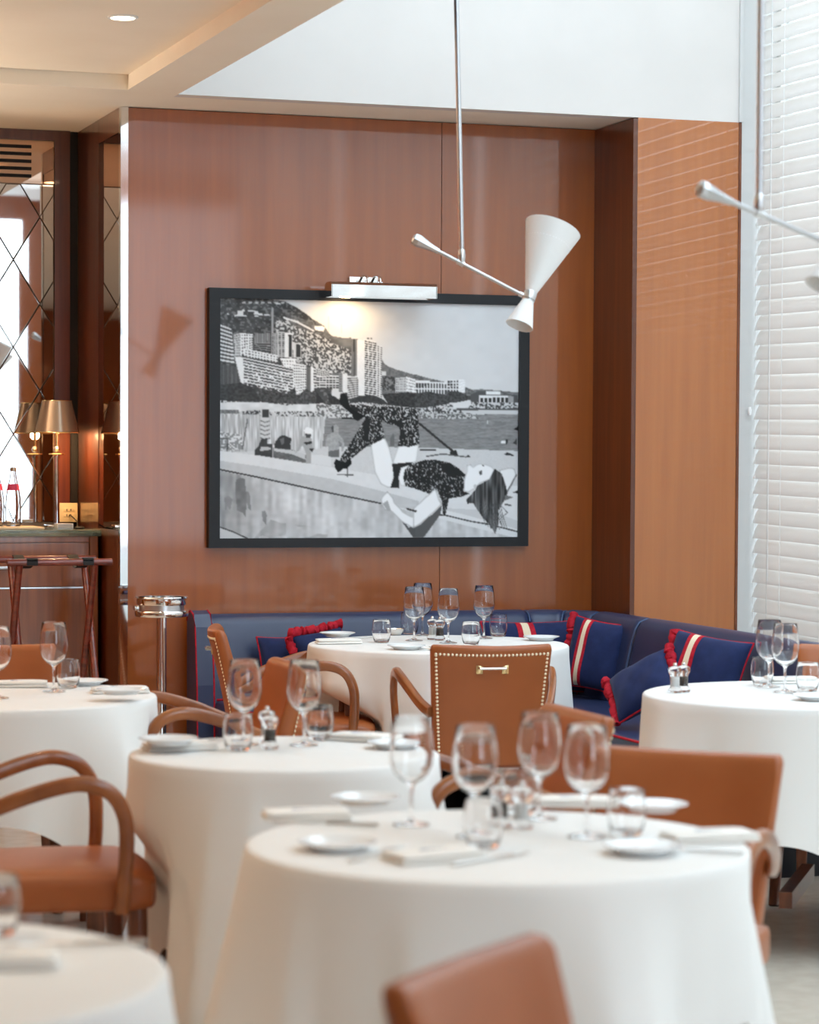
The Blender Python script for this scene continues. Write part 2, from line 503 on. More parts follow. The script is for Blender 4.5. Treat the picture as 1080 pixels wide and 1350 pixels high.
_mx = _nt.nodes.new('ShaderNodeMixShader'); _mx.inputs[0].default_value = 0.06
_nt.links.new(_tr.outputs[0], _mx.inputs[1]); _nt.links.new(_gl.outputs[0], _mx.inputs[2]); _nt.links.new(_mx.outputs[0], _nt.nodes['Material Output'].inputs[0])

SLAT_P = 0.0642


def slat_mesh(length):
    """slightly crowned slat, room edge tipped down"""
    w, n = 0.074, 6
    pts = []
    for y in (0.0, -length):
        for k in range(n + 1):
            s = (k / n - 0.5) * w
            crown = 0.0035 * (1 - (2 * k / n - 1) ** 2)
            a = math.radians(66)
            pts.append((-s * math.cos(a) - crown * math.sin(a) * 1.0, y, -s * math.sin(a) + crown * math.cos(a)))
    m = MB(); m.grid(pts, 2, n + 1)
    bk = [(p[0] + 0.0024, p[1], p[2] + 0.0008) for p in pts]
    o = len(m.v); m.v += bk
    m.f += [(a + o, d + o, c_ + o, b + o) for a, b, c_, d in list(m.f)]
    N_ = n + 1
    m.f += [(k, k + 1, k + 1 + o, k + o) for k in range(n)] + [(N_ + k + 1, N_ + k, N_ + k + o, N_ + k + 1 + o) for k in range(n)]
    m.f += [(0, o, N_ + o, N_), (n, N_ + n, N_ + n + o, n + o)]
    return m.mesh('slat', M['slat'], True, 50)


BLINDS = [(10.238, 7.66, 'white slatted blind next to the wooden pier'), (7.5, 4.95, 'white slatted blind nearer the viewer, out beyond the right edge'), (4.8, 2.2, 'white slatted blind beside the viewer')]
for k, (ya, yb, lab) in enumerate(BLINDS):
    w = struct(MB().box(BLIND_X + 0.09, BLIND_X + 0.15, ya - 0.02, ya + 0.05, 0.62, ROOF_Z).obj('window_%d' % (k + 1), M['window_frame'], None, False), 'tall window behind a white slatted blind')
    for y0, y1, z0, z1 in ((yb - 0.09, yb - 0.02, 0.62, ROOF_Z), (yb - 0.02, ya - 0.02, 0.62, 0.68), (yb - 0.02, ya - 0.02, ROOF_Z - 0.08, ROOF_Z)):
        MB().box(BLIND_X + 0.09, BLIND_X + 0.15, y0, y1, z0, z1).obj('window_frame', M['window_frame'], w, False)
    MB().box(BLIND_X + 0.117, BLIND_X + 0.123, yb - 0.02, ya - 0.02, 0.68, ROOF_Z - 0.08).obj('pane', M['pane'], w, False)
    b = thing('venetian_blind', lab, 'blind', (BLIND_X, ya, 0.0), 0, None)
    sm = slat_mesh(ya - yb)
    z = 0.712; i = 0
    while z < ROOF_Z - 0.12:
        s = bpy.data.objects.new('slat', sm); col.objects.link(s); s.parent = b
        s.location = (0, 0, z); s.rotation_euler = (math.radians(0.9), 0, 0)
        z += SLAT_P; i += 1
    MB().rbox(-0.03, 0.03, -(ya - yb), 0.0, ROOF_Z - 0.11, ROOF_Z - 0.05, 0.004, 2).obj('head_rail', M['slat'], b)
    MB().rbox(-0.028, 0.028, -(ya - yb), -0.002, 0.645, 0.668, 0.004, 2).obj('bottom_rail', M['slat'], b)
    for yc in (0.055, 0.30, 1.1, 1.9, ya - yb - 0.1):
        for xo in (-0.034, 0.03):
            MB().tube([(xo, -yc, 0.65), (xo, -yc, ROOF_Z - 0.1)], 0.0012, 6).obj('ladder_cord', M['cord_white'], b)
    if k == 0:
        MB().tube([(-0.045, -0.20, 0.75), (-0.045, -0.20, ROOF_Z - 0.08)], 0.0014, 6).obj('lift_cord', M['window_frame'], b)
        MB().tube([(-0.045, -0.21, 0.95), (-0.045, -0.205, ROOF_Z - 0.08)], 0.0014, 6).obj('lift_cord', M['cord_white'], b)
        MB().lathe([(0, 0), (0.006, 0.0), (0.009, 0.02), (0.006, 0.035), (0, 0.035)], 12, (-0.04, -0.012, 1.66)).obj('cord_toggle', M['cord_white'], b)
# satin side channel between the pier and the blind
struct(MB().box(PIER_X1, BLIND_X + 0.09, PIER_Y + 0.0, PIER_Y + 0.04, 0.0, ROOF_Z).obj('trim_2', M['window_frame'], None, False), 'pale grey upright channel between pier and blind')
struct(MB().box(4.905, PIER_X1, PIER_Y - 0.012, PIER_Y + 0.04, CEIL + 0.001, ROOF_Z).obj('trim_3', M['window_frame'], None, False), 'grey upright trim above the pier')

# recessed ceiling lamps in the coffer: one in view, its fellows light the left of the room
for (x, y, lab) in ((1.909, 8.873, 'small round recessed downlight glowing in the cream coffer'), (1.2, 6.3, None), (1.2, 3.9, None), (-0.3, 7.4, None), (-0.3, 4.6, None), (1.3, 10.9, None)):
    zc = CEIL + 0.06 if y < 10.2 else CEIL
    if lab:
        d = thing('downlight', lab, 'ceiling lamp', (x, y, zc))
        MB().lathe([(0.042, -0.0005), (0.042, -0.006), (0.052, -0.006), (0.054, -0.0005)], 32, closed=True).obj('rim', M['white_wall'], d)
        MB().lathe([(0, -0.003), (0.042, -0.003), (0.042, -0.001), (0, -0.001)], 32).obj('lens', M['downlight'], d)
    spot('downlight_beam', (x, y, zc - 0.02), (x, y, 0), 14 if x > 0.5 else 60, (1.0, 0.80, 0.58), 110, 0.8, 0.05)

# unseen bowl uplights, added to brighten the ceiling with warm light
for x, y, rz, where in ((-0.15, WALL_Y, -90, 'on the wooden back wall beside the niche'), (-2.6, WALL_Y, -90, 'on the wooden back wall in the far left corner')):
    d = thing('added_uplight', 'unseen added white bowl uplight ' + where, 'lamp', (x, y, 1.95), math.radians(rz), 'added bowl uplights out of view')
    MB().lathe([(0.05, -0.05), (0.11, 0.0), (0.14, 0.06), (0.135, 0.06), (0.105, 0.004), (0.048, -0.045)], 32, (0.16, 0, 0), closed=True).obj('bowl', M['white_shade'], d)
    MB().tube([(0.0, 0, -0.03), (0.12, 0, -0.03)], 0.012, 10).obj('bracket', M['brass'], d)
    p = Vector((x, y, 1.95)) + Matrix.Rotation(math.radians(rz), 3, 'Z') @ Vector((0.16, 0, 0.05))
    spot('added_uplight_glow', p, p + Vector((0, 0, 1)), 220, (1.0, 0.84, 0.66), 168, 0.5, 0.08)

# ------------------------------------------------------------------ banquette
BX0, BX1, BY1, BY0, BR = 2.615, 4.40, 10.655, 8.15, 0.34


def bpath(n_arc=10):
    """outer line of the banquette back with its inward normals"""
    pts = [((BX0, BY1), (0, -1)), ((BX1 - BR, BY1), (0, -1))]
    for k in range(1, n_arc):
        a = math.pi / 2 * k / n_arc
        pts.append(((BX1 - BR + BR * math.sin(a), BY1 - BR + BR * math.cos(a)), (-math.sin(a), -math.cos(a))))
    pts += [((BX1, BY1 - BR), (-1, 0)), ((BX1, BY0), (-1, 0))]
    return pts


BP = bpath()
BS = [0.0]
for a_, b_ in zip(BP[:-1], BP[1:]): BS.append(BS[-1] + math.dist(a_[0], b_[0]))


def at_s(s):
    s = max(0, min(BS[-1], s))
    for i in range(len(BS) - 1):
        if s <= BS[i + 1] + 1e-9:
            t = (s - BS[i]) / (BS[i + 1] - BS[i])
            (p, n), (q, m) = BP[i], BP[i + 1]
            nx, ny = n[0] + t * (m[0] - n[0]), n[1] + t * (m[1] - n[1]); l = math.hypot(nx, ny)
            return (p[0] + t * (q[0] - p[0]), p[1] + t * (q[1] - p[1])), (nx / l, ny / l)


banq = thing('banquette', 'navy leather corner banquette with red piping along the wooden walls', 'banquette', (BX0, BY1, 0))
B_INV = Matrix.Translation((-BX0, -BY1, 0))
SEC = [(0.004, 0.30), (0.004, 0.775), (0.012, 0.797), (0.03, 0.808), (0.055, 0.808), (0.085, 0.796), (0.105, 0.765), (0.122, 0.70), (0.15, 0.58), (0.175, 0.46), (0.18, 0.30)]
S_ARC0, S_ARC1 = BX1 - BR - BX0, BX1 - BR - BX0 + BR * math.pi / 2
seams = [0.0, S_ARC0 + 0.02, S_ARC0 + 0.22, S_ARC0 + 0.42, S_ARC1 + 0.40, BS[-1]]
for a_, b_ in zip(seams[:-1], seams[1:]):
    ss = [a_ + 0.0008, a_ + 0.004, a_ + 0.012, a_ + 0.03]
    n_ = max(4, int((b_ - a_) / 0.035))
    ss += [a_ + 0.04 + (b_ - a_ - 0.08) * k / n_ for k in range(n_ + 1)]
    ss += [b_ - 0.03, b_ - 0.012, b_ - 0.004, b_ - 0.0008]
    m = MB(); pts = []
    for s in ss:
        e = min(s - a_, b_ - s)
        puff = 1.0 - 0.12 * max(0.0, 1 - e / 0.03) ** 2
        (x, y), (nx, ny) = at_s(s)
        for d, z in SEC:
            dd = 0.004 + (d - 0.004) * (puff if d > 0.02 else 1.0)
            pts.append((x + nx * dd, y + ny * dd, z - (0.01 * (1 - puff) / 0.12 if z > 0.79 else 0)))
    m.grid(pts, len(ss), len(SEC), wrap_v=True)
    k_ = len(SEC); m.f.append(tuple(range(k_))); m.f.append(tuple(len(pts) - k_ + j for j in range(k_)))
    m.xf(B_INV).obj('back_panel', M['navy'], banq, True, 60)
for s in seams[1:-1]:
    (x, y), (nx, ny) = at_s(s)
    MB().tube([(x + nx * (d + 0.001), y + ny * (d + 0.001), z - 0.006) for d, z in SEC[2:]], 0.0045, 8).xf(B_INV).obj('seam_piping', M['seam'], banq)
SD = 0.66   # seat depth from the back line
fx, fy = BX1 - SD, BY1 - SD


def slab(poly, z0, z1, r=0.02):
    bm = bmesh.new()
    vs_ = [bm.verts.new((p[0], p[1], z0)) for p in poly]
    f = bm.faces.new(vs_)
    ex = bmesh.ops.extrude_face_region(bm, geom=[f])
    bmesh.ops.translate(bm, verts=[g for g in ex['geom'] if isinstance(g, bmesh.types.BMVert)], vec=(0, 0, z1 - z0))
    if r: bmesh.ops.bevel(bm, geom=[e for e in bm.edges], offset=r, segments=3, profile=0.5, affect='EDGES')
    return MB().bm(bm)


arc_in = []
for k in range(0, 9):
    a = math.pi / 2 * k / 8; rr = BR - 0.16
    arc_in.append((BX1 - BR + rr * math.sin(a), BY1 - BR + rr * math.cos(a)))
slab([(BX0 + 0.03, fy), (fx, fy), (BX1 - BR, BY1 - 0.16), (BX0 + 0.03, BY1 - 0.16)][::-1], 0.30, 0.455, 0.025).xf(B_INV).obj('seat', M['navy'], banq, True, 50)
slab([(fx, fy), (fx, BY0 + 0.02), (BX1 - 0.16, BY0 + 0.02)] + arc_in[::-1], 0.30, 0.455, 0.022).xf(B_INV).obj('seat', M['navy'], banq, True, 50)
slab([(BX0 + 0.05, fy + 0.06), (fx + 0.06, fy + 0.06), (fx + 0.06, BY0 + 0.05), (BX1 - 0.01, BY0 + 0.05), (BX1 - 0.01, BY1 - 0.2), (BX1 - 0.2, BY1 - 0.01), (BX0 + 0.05, BY1 - 0.01)][::-1], 0.0, 0.30, 0).xf(B_INV).obj('base', M['plinth'], banq, False)
pipe = [(BX0 + 0.04, fy + 0.004, 0.448), (fx - 0.004, fy + 0.004, 0.448), (fx - 0.002, fy - 0.02, 0.448), (fx - 0.002, BY0 + 0.03, 0.448)]
MB().tube(pipe, 0.005, 8).xf(B_INV).obj('red_piping', M['red'], banq)
MB().tube([(BX0 + 0.04, BY1 - 0.175, 0.458)] + [(p[0], p[1], 0.458) for p in [(BX1 - BR, BY1 - 0.175)]] + [(p[0] - 0.006, p[1] - 0.006, 0.458) for p in arc_in[1:]] + [(BX1 - 0.175, BY0 + 0.03, 0.458)], 0.005, 8).xf(B_INV).obj('red_piping', M['red'], banq)
# upholstered end, a curved cheek with red piping on both edges
prof = [(0.0, 0.02), (0.0, 0.78), (0.02, 0.812), (0.06, 0.825), (0.11, 0.812), (0.145, 0.76), (0.18, 0.52), (0.20, 0.02)]
m = MB(); pts = [(x, -d, z) for x in (-0.045, 0.028) for d, z in prof]
k_ = len(prof); m.grid(pts, 2, k_, wrap_v=True); m.f += [tuple(range(k_)), tuple(k_ + j for j in range(k_))]
m.obj('end_cheek', M['navy'], banq, False)
for x in (-0.045, 0.028):
    MB().tube([(x, -d, z) for d, z in prof[1:]], 0.0036, 8).obj('red_piping', M['red'], banq)


# ------------------------------------------------------------------ cushions on the banquette
def cushion(label, loc, rot, w=0.42, h=0.40, t=0.13, stripe=0.25, fringe=('l', 'r'), piping=True, seed=1):
    rnd = random.Random(seed)
    o = thing('cushion', label, 'cushion', loc, 0, 'navy cushions on the banquette')
    o.rotation_euler = rot
    n = 22

    def surf(u, v, sgn):
        # u, v in -1..1; pinched corners, slightly wavy
        cu, cv = max(0.0, 1 - abs(u) ** 2.6), max(0.0, 1 - abs(v) ** 2.6)
        k = (cu * cv) ** 0.42
        pin = 1 - 0.07 * (1 - abs(v) ** 2) * abs(u) ** 3
        pin2 = 1 - 0.07 * (1 - abs(u) ** 2) * abs(v) ** 3
        wv = 0.004 * math.sin(7 * u + seed) * math.sin(5 * v + 2 * seed) * k
        return Vector((u * w / 2 * pin, sgn * (t / 2 * k + wv), v * h / 2 * pin2))
    m = MB(); g = [math.sin(math.pi / 2 * (2 * i / n - 1)) for i in range(n + 1)]
    m.grid([surf(u, v, -1) for u in g for v in g], n + 1, n + 1)
    o_ = len(m.v); f_ = list(m.f); m.v += [tuple(surf(u, v, 1)) for u in g for v in g]; m.f += [tuple(i + o_ for i in f) for f in f_]
    me = m.obj('cover', M['navy_cloth'], o, True, 80)
    if stripe is not None:
        for (a, b, mat) in ((-0.22, -0.09, 'red'), (-0.09, 0.09, 'cream_band'), (0.09, 0.22, 'red')):
            s = MB()
            for sg in (-1, 1):
                pp = []
                for i in range(5):
                    u = stripe + a + (b - a) * i / 4
                    for v in g:
                        p = surf(max(-0.97, min(0.97, u * 0.8)), v * 0.985, sg); p.y += sg * 0.0022
                        pp.append(p)
                s.grid(pp, 5, n + 1)
            s.obj('ribbon', M[mat], o, True, 80)
    if piping:
        loop = [surf(u, -1, 1) for u in g] + [surf(1, v, 1) for v in g[1:]] + [surf(u, 1, 1) for u in g[::-1][1:]] + [surf(-1, v, 1) for v in g[::-1][1:-1]]
        MB().tube(loop, 0.0045, 8, loop=True, up=(0, 1, 0)).obj('piping', M['red'], o)
    for sd in fringe:
        e = -1 if sd in 'lb' else 1
        pts = []
        for i in range(31):
            q = 2 * i / 30 - 1
            p = surf(e, q, 1) if sd in 'lr' else surf(q, e, 1)
            pts.append(p + Vector((rnd.uniform(-.004, .004), rnd.uniform(-.006, .006), rnd.uniform(-.004, .004))) + (Vector((0.012 * e, 0, 0)) if sd in 'lr' else Vector((0, 0, 0.012 * e))))
        MB().tube(pts, [0.018 + rnd.uniform(-.004, .006) for _ in pts], 9, up=(0, 1, 0)).obj('ruffle', M['red'], o)
    return o



# ------------------------------------------------------------------ chairs
def catmull(P, n=8):
    P = [Vector(p) for p in P]; out = []
    Q = [P[0] * 2 - P[1]] + P + [P[-1] * 2 - P[-2]]
    for i in range(1, len(Q) - 2):
        a, b, c_, d = Q[i - 1], Q[i], Q[i + 1], Q[i + 2]
        for k in range(n):
            t = k / n
            out.append(0.5 * ((2 * b) + (c_ - a) * t + (2 * a - 5 * b + 4 * c_ - d) * t * t + (3 * b - a - 3 * c_ + d) * t ** 3))
    out.append(P[-1]); return out


def rrect(w, h, r, n=3):
    pts = []
    for cx, cy, a0 in ((w / 2 - r, h / 2 - r, 0), (-w / 2 + r, h / 2 - r, 90), (-w / 2 + r, -h / 2 + r, 180), (w / 2 - r, -h / 2 + r, 270)):
        for k in range(n + 1):
            a = math.radians(a0 + 90 * k / n)
            pts.append((cx + r * math.cos(a), cy + r * math.sin(a)))
    return pts


BACK_TOP, BACK_BOT = 0.825, 0.40


def back_y(z): return -0.225 - 0.20 * (z - BACK_BOT) - 0.12 * max(0, z - 0.55) ** 1.5
def back_w(z): return 0.372 + 0.055 * (z - BACK_BOT) / (BACK_TOP - BACK_BOT)
def back_t(z): return 0.066 - 0.022 * (z - BACK_BOT) / (BACK_TOP - BACK_BOT)
def bow(x): return 0.022 * ((x / 0.2) ** 2 - 1)


def make_chair():
    t = thing('dining_armchair', 'x', 'chair')
    s = softbox(0.255, 0.245, 0.048, 0.03, 9)
    V = []
    for x, y, z in s.v:
        k = (y + 0.245) / 0.49
        x *= 0.86 + 0.14 * k
        if y > 0: y += 0.025 * (1 - (x / 0.25) ** 2)
        if z > 0: z += 0.016 * max(0, 1 - (x / 0.25) ** 2) * max(0, 1 - (y / 0.26) ** 2)
        V.append((x, y, z + 0.428))
    s.v = V
    s.obj('seat', M['leather'], t, True, 60)
    # backrest: stacked rounded sections, raked and gently hollow
    m = MB(); rows = []
    zs = [BACK_BOT + (BACK_TOP - 0.02 - BACK_BOT) * i / 9 for i in range(10)]
    prof = [(z, 1.0, 1.0) for z in zs] + [(BACK_TOP - 0.009, 0.985, 0.90), (BACK_TOP - 0.003, 0.97, 0.7), (BACK_TOP, 0.945, 0.35)]
    for z, kw, kt in prof:
        w, th = back_w(z) * kw, back_t(z) * kt
        nx = 10; ring = []
        sec = []
        r = min(0.014, th * 0.45)
        for i in range(nx + 1): sec.append((-w / 2 + r + (w - 2 * r) * i / nx, th / 2))
        sec += [(w / 2 - r * 0.3, th / 2 - r * 0.3), (w / 2, th / 2 - r), (w / 2, -th / 2 + r), (w / 2 - r * 0.3, -th / 2 + r * 0.3)]
        for i in range(nx + 1): sec.append((w / 2 - r - (w - 2 * r) * i / nx, -th / 2))
        sec += [(-w / 2 + r * 0.3, -th / 2 + r * 0.3), (-w / 2, -th / 2 + r), (-w / 2, th / 2 - r), (-w / 2 + r * 0.3, th / 2 - r * 0.3)]
        rows += [(x, back_y(z) + y + bow(x), z - 0.006 * (1 - (x / 0.21) ** 2) * (z - BACK_BOT) / 0.42) for x, y in sec]
    k = len(rows) // len(prof)
    m.grid(rows, len(prof), k, wrap_v=True)
    m.f += [tuple(range(k)), tuple(len(rows) - k + j for j in range(k))]
    m.obj('backrest', M['leather'], t, True, 50)
    # nailheads round the outer face of the back
    nm = MB()

    def nail(x, z):
        th = back_t(z)
        y = back_y(z) + bow(x) - th / 2
        zz = z - 0.006 * (1 - (x / 0.21) ** 2) * (z - BACK_BOT) / 0.42
        nm.lathe([(0.0058, 0), (0.0044, 0.0030), (0, 0.0044)], 6)
        n = 13
        base = len(nm.v) - n
        for i in range(base, len(nm.v)):
            a, b, c_ = nm.v[i]
            nm.v[i] = (x + a, y - c_ + 0.0005, zz + b)
    z = BACK_BOT + 0.01
    while z < BACK_TOP - 0.032:
        for sg in (-1, 1): nail(sg * (back_w(z) / 2 - 0.016), z)
        z += 0.0135
    w = back_w(BACK_TOP - 0.032) / 2 - 0.016
    nn = int(2 * w / 0.0135)
    for i in range(nn + 1): nail(-w + 2 * w * i / nn, BACK_TOP - 0.032)
    no = nm.obj('nailhead_trim', M['nail'], t); no['kind'] = 'stuff'
    # small bar handle on the outer face
    zc = BACK_TOP - 0.082
    yb = back_y(zc) - back_t(zc) / 2 - 0.021
    h = MB().rbox(-0.057, -0.033, yb - 0.003, yb + 0.003, zc - 0.02, zc + 0.02, 0.0015, 2).obj('handle', M['brass'], t)
    MB().rbox(0.033, 0.057, yb - 0.003, yb + 0.003, zc - 0.02, zc + 0.02, 0.0015, 2).obj('handle_plate', M['brass'], h)
    MB().tube([(-0.045, yb, zc), (-0.045, yb - 0.022, zc), (0.045, yb - 0.022, zc), (0.045, yb, zc)], 0.005, 8).obj('handle_bar', M['silver'], h)
    for sg in (-1, 1):
        P = [(sg * 0.205, -0.275, 0.585), (sg * 0.232, -0.20, 0.612), (sg * 0.262, -0.08, 0.662), (sg * 0.278, 0.02, 0.692), (sg * 0.281, 0.08, 0.695), (sg * 0.281, 0.136, 0.671), (sg * 0.278, 0.168, 0.610), (sg * 0.270, 0.172, 0.52), (sg * 0.262, 0.165, 0.43), (sg * 0.258, 0.162, 0.385)]
        pa = catmull(P, 5)
        n_ = len(pa)
        secs = [rrect(0.040 - 0.006 * i / n_, 0.026, 0.009, 2) for i in range(n_)]
        MB().sweep(pa, secs, up=(sg * 1.0, 0, 0.0)).obj('arm', M['chairwood'], t, True, 60)
    for sx in (-1, 1):
        for front in (True, False):
            if front: pts = [(sx * 0.215, 0.205, 0.40), (sx * 0.217, 0.212, 0.25), (sx * 0.222, 0.235, 0.10), (sx * 0.226, 0.262, 0.0)]
            else: pts = [(sx * 0.175, -0.205, 0.40), (sx * 0.178, -0.215, 0.25), (sx * 0.184, -0.255, 0.10), (sx * 0.19, -0.31, 0.0)]
            pa = catmull(pts, 4); n_ = len(pa)
            MB().sweep(pa, [rrect(0.046 - 0.016 * i / n_, 0.046 - 0.016 * i / n_, 0.006, 2) for i in range(n_)], up=(0, 1, 0)).obj('leg', M['legwood'], t, True, 50)
    return t


CH = Proto(make_chair())
TOPY = back_y(BACK_TOP)
seat_boxes = []


def chair(label, px, py, lat, dep, group=None, at=None):
    """chair by the middle of its back's top edge and the way it faces"""
    rz = yaw_of(lat, dep)
    R2 = Matrix.Rotation(rz, 3, 'Z')
    if at is None:
        top = on_z(px, py, BACK_TOP)
        loc = top - R2 @ Vector((0, TOPY, BACK_TOP))
    else: loc = Vector(at)
    loc.z = 0
    seat_boxes.append((loc.copy(), rz))
    return CH.at(loc, rz, label, group)


G = 'tan leather armchairs at the tables'
chair('tan leather armchair seen from behind with nailheads and a bar handle on its back', 648, 849, -0.13, 1.0, G)
chair('tan leather armchair in profile at the left of the far table', 287, 826, 1.0, 0.10, G)
chair('tan leather armchair turned to the left table, in front of the far left armchair', 381, 872, -1.0, -0.28, G)
chair('tan leather armchair at right of the middle table, half hidden behind the wine glasses', 762, 936, -1.0, -0.33, G)
chair('tan leather armchair with its wide back facing the viewer behind the large front table', 911, 988, -0.42, -0.9, G)
chair('tan leather armchair behind the left table, in front of the folding stands', -8, 849, 0.12, -1.0, G)
chair('tan leather armchair at the right edge behind the right table', 1133, 850, -0.25, -1.0, G)
chair('tan leather armchair with curved wooden arms at the left edge, its seat in full view', 0, 0, 0.97, 0.25, G, at=(1.150, 6.285, 0))
chair('tan leather chair back leaning in the bottom foreground, below the large front table', 618, 1262, 0.88, -0.47, G)


# ------------------------------------------------------------------ tables under cloths
TOP = 0.742


def table(label_t, label_c, cx, cy, r, half, rot, seed, gt='round restaurant tables', gc='white tablecloths'):
    t = thing('round_table', label_t, 'table', (cx, cy, 0), rot, gt)
    MB().lathe([(0, TOP - 0.034), (r - 0.008, TOP - 0.034), (r, TOP - 0.028), (r, TOP - 0.006), (r - 0.005, TOP - 0.003), (0, TOP - 0.003)], 48).obj('table_top', M['legwood'], t)
    q = r * 0.60
    for sx, sy in ((1, 1), (1, -1), (-1, 1), (-1, -1)):
        MB().rbox(sx * q - 0.026, sx * q + 0.026, sy * q - 0.026, sy * q + 0.026, 0.0, TOP - 0.034, 0.004, 2).obj('leg', M['legwood'], t)
    MB().box(-q, q, -0.02, 0.02, 0.12, 0.17).obj('stretcher', M['legwood'], t, False)
    # cloth: a square hanging from a round top, so the corners reach lowest and flare
    rnd = random.Random(seed)
    ph = [rnd.uniform(0, 6.28) for _ in range(6)]
    NA, NH = 180, 22
    pts = []
    rings = [0.001, 0.25 * r, 0.5 * r, 0.75 * r, 0.9 * r, r - 0.012]
    bend = [(r - 0.004, 0.0010), (r + 0.002, 0.0035), (r + 0.0055, 0.008)]
    nr = len(rings) + len(bend) + NH
    R1 = Matrix.Rotation(rot, 3, 'Z')
    boxes = [(b, z) for b, z in seat_boxes if (b - Vector((cx, cy, 0))).length < 1.3]
    for i in range(NA):
        a = 2 * math.pi * i / NA
        ca, sa = math.cos(a), math.sin(a)
        e = half / ((abs(ca) ** 8 + abs(sa) ** 8) ** (1 / 8))
        drop = min(e - r, TOP - 0.012)
        corner = (0.5 - 0.5 * math.cos(4 * a)) ** 2.2       # 1 at the cloth's corners
        da = (a % (math.pi / 2)) - math.pi / 4          # angle from the nearest corner
        ridge = max(0.0, 1 - abs(da) / 0.34)
        valley = math.exp(-((abs(da) - 0.47) / 0.10) ** 2)
        for q_ in rings: pts.append((q_ * ca, q_ * sa, TOP + 0.0003 * math.sin(9 * a + ph[0])))
        for q_, dz in bend: pts.append((q_ * ca, q_ * sa, TOP - dz))
        for k in range(1, NH + 1):
            tt = (k / NH)
            s_ = tt * drop
            fold = 0.012 * math.sin(5 * a + ph[1]) + 0.014 * math.sin(9 * a + ph[2] + 0.8 * math.sin(2 * a)) + 0.020 * (1 - 2 * abs(math.sin(4.5 * a + ph[3] + 0.5 * math.sin(3 * a + ph[4]))) ** 0.7)
            g_ = min(1.0, s_ / 0.55)
            rr = r + 0.006 + 0.035 * g_ + fold * g_ * 1.3 + 0.035 * corner * g_ + 0.105 * ridge * g_ - 0.014 * valley * g_ - 0.012 * g_ * (1 - corner)
            if rr < r + 0.005: rr = r + 0.005
            pts.append((rr * ca, rr * sa, TOP - 0.010 - s_ * (1 - 0.02 * corner)))
    W = [R1 @ Vector(p) + Vector((cx, cy, 0)) for p in pts]
    for i, p in enumerate(W):           # a seat pushed under the table pushes the cloth in
        for b, z in boxes:
            R2 = Matrix.Rotation(z, 3, 'Z')
            l = R2.inverted() @ (p - Vector((b.x, b.y, 0)))
            wgt = max(0.0, min(1.0, (0.58 - p.z) / 0.11))
            if wgt > 0 and abs(l.x) < 0.36 and -0.3 < l.y < 0.285:
                side = max(0.0, min(1.0, (0.36 - abs(l.x)) / 0.07))
                l.y += (0.285 - l.y) * wgt * side
                W[i] = R2 @ l + Vector((b.x, b.y, 0))
    m = MB(); m.grid([tuple(p - Vector((cx, cy, 0))) for p in W], NA, nr, wrap_u=True)
    o = m.obj('tablecloth', M['cloth'], None, True, 80)
    o.location = (cx, cy, 0)
    tag(o, label_c, 'tablecloth', gc)
    return t


table('wooden round table at the banquette under its white cloth', 'white cloth on the far table in front of the blue banquette', 3.324, 9.60, 0.505, 0.90, 1.15, 1)
table('wooden table in the middle with a leg under the hem of its cloth', 'white cloth on the middle table, left of centre', 1.724, 6.13, 0.375, 0.83, 0.08, 2)
table('wooden round table in front under the largest white cloth', 'white cloth on the large front table', 1.698, 4.564, 0.468, 0.75, 0.80, 3)
table('wooden table at the left edge with two legs under the cloth', 'white cloth on the left table below the sideboard', 1.30, 7.84, 0.478, 0.80, -0.16, 4)
table('wooden table at the right edge with dark feet under the cloth', 'white cloth on the right table next to the blind', 3.69, 7.24, 0.478, 0.87, 0.98, 5)
table('round table in the bottom left corner under its cloth', 'white cloth on the nearest table in the bottom left corner', 0.40, 3.66, 0.44, 0.80, 0.3, 6)
TZ = TOP + 0.0012

# ------------------------------------------------------------------ table ware
def single(name, mb, mat, cat, ang=40):
    o = mb.obj(name, mat, None, True, ang)
    return Proto(tag(o, 'x', cat))


WINE = single('wine_glass', MB().lathe([
    (0, 0.0), (0.030, 0.0), (0.0355, 0.0012), (0.036, 0.0026), (0.030, 0.0042), (0.012, 0.0075), (0.0052, 0.013), (0.0038, 0.022), (0.0036, 0.060), (0.0046, 0.076), (0.010, 0.0835),
    (0.022, 0.0905), (0.033, 0.102), (0.0405, 0.118), (0.0432, 0.136), (0.0428, 0.156), (0.0400, 0.182), (0.0360, 0.2125), (0.0354, 0.2140), (0.0347, 0.2125),
    (0.0388, 0.182), (0.0416, 0.156), (0.0420, 0.136), (0.0393, 0.1185), (0.0318, 0.1035), (0.0205, 0.0925), (0.009, 0.0872), (0, 0.0858)], 40), M['glass'], 'glass')
TUMBLER = single('water_tumbler', MB().lathe([
    (0, 0.0), (0.024, 0.0), (0.0285, 0.002), (0.0335, 0.016), (0.0368, 0.036), (0.0372, 0.050), (0.0355, 0.070), (0.0330, 0.0885), (0.0323, 0.0895), (0.0316, 0.0885),
    (0.0340, 0.070), (0.0357, 0.050), (0.0353, 0.036), (0.0318, 0.018), (0.026, 0.0085), (0, 0.0075)], 40), M['glass'], 'glass')
PLATE = single('side_plate', MB().lathe([
    (0, 0.003), (0.040, 0.003), (0.043, 0.0), (0.047, 0.0), (0.049, 0.004), (0.060, 0.010), (0.0725, 0.0145), (0.0735, 0.0158), (0.0722, 0.0168), (0.060, 0.0128), (0.048, 0.0070), (0.044, 0.0062), (0, 0.0062)], 48), M['porcelain'], 'plate')


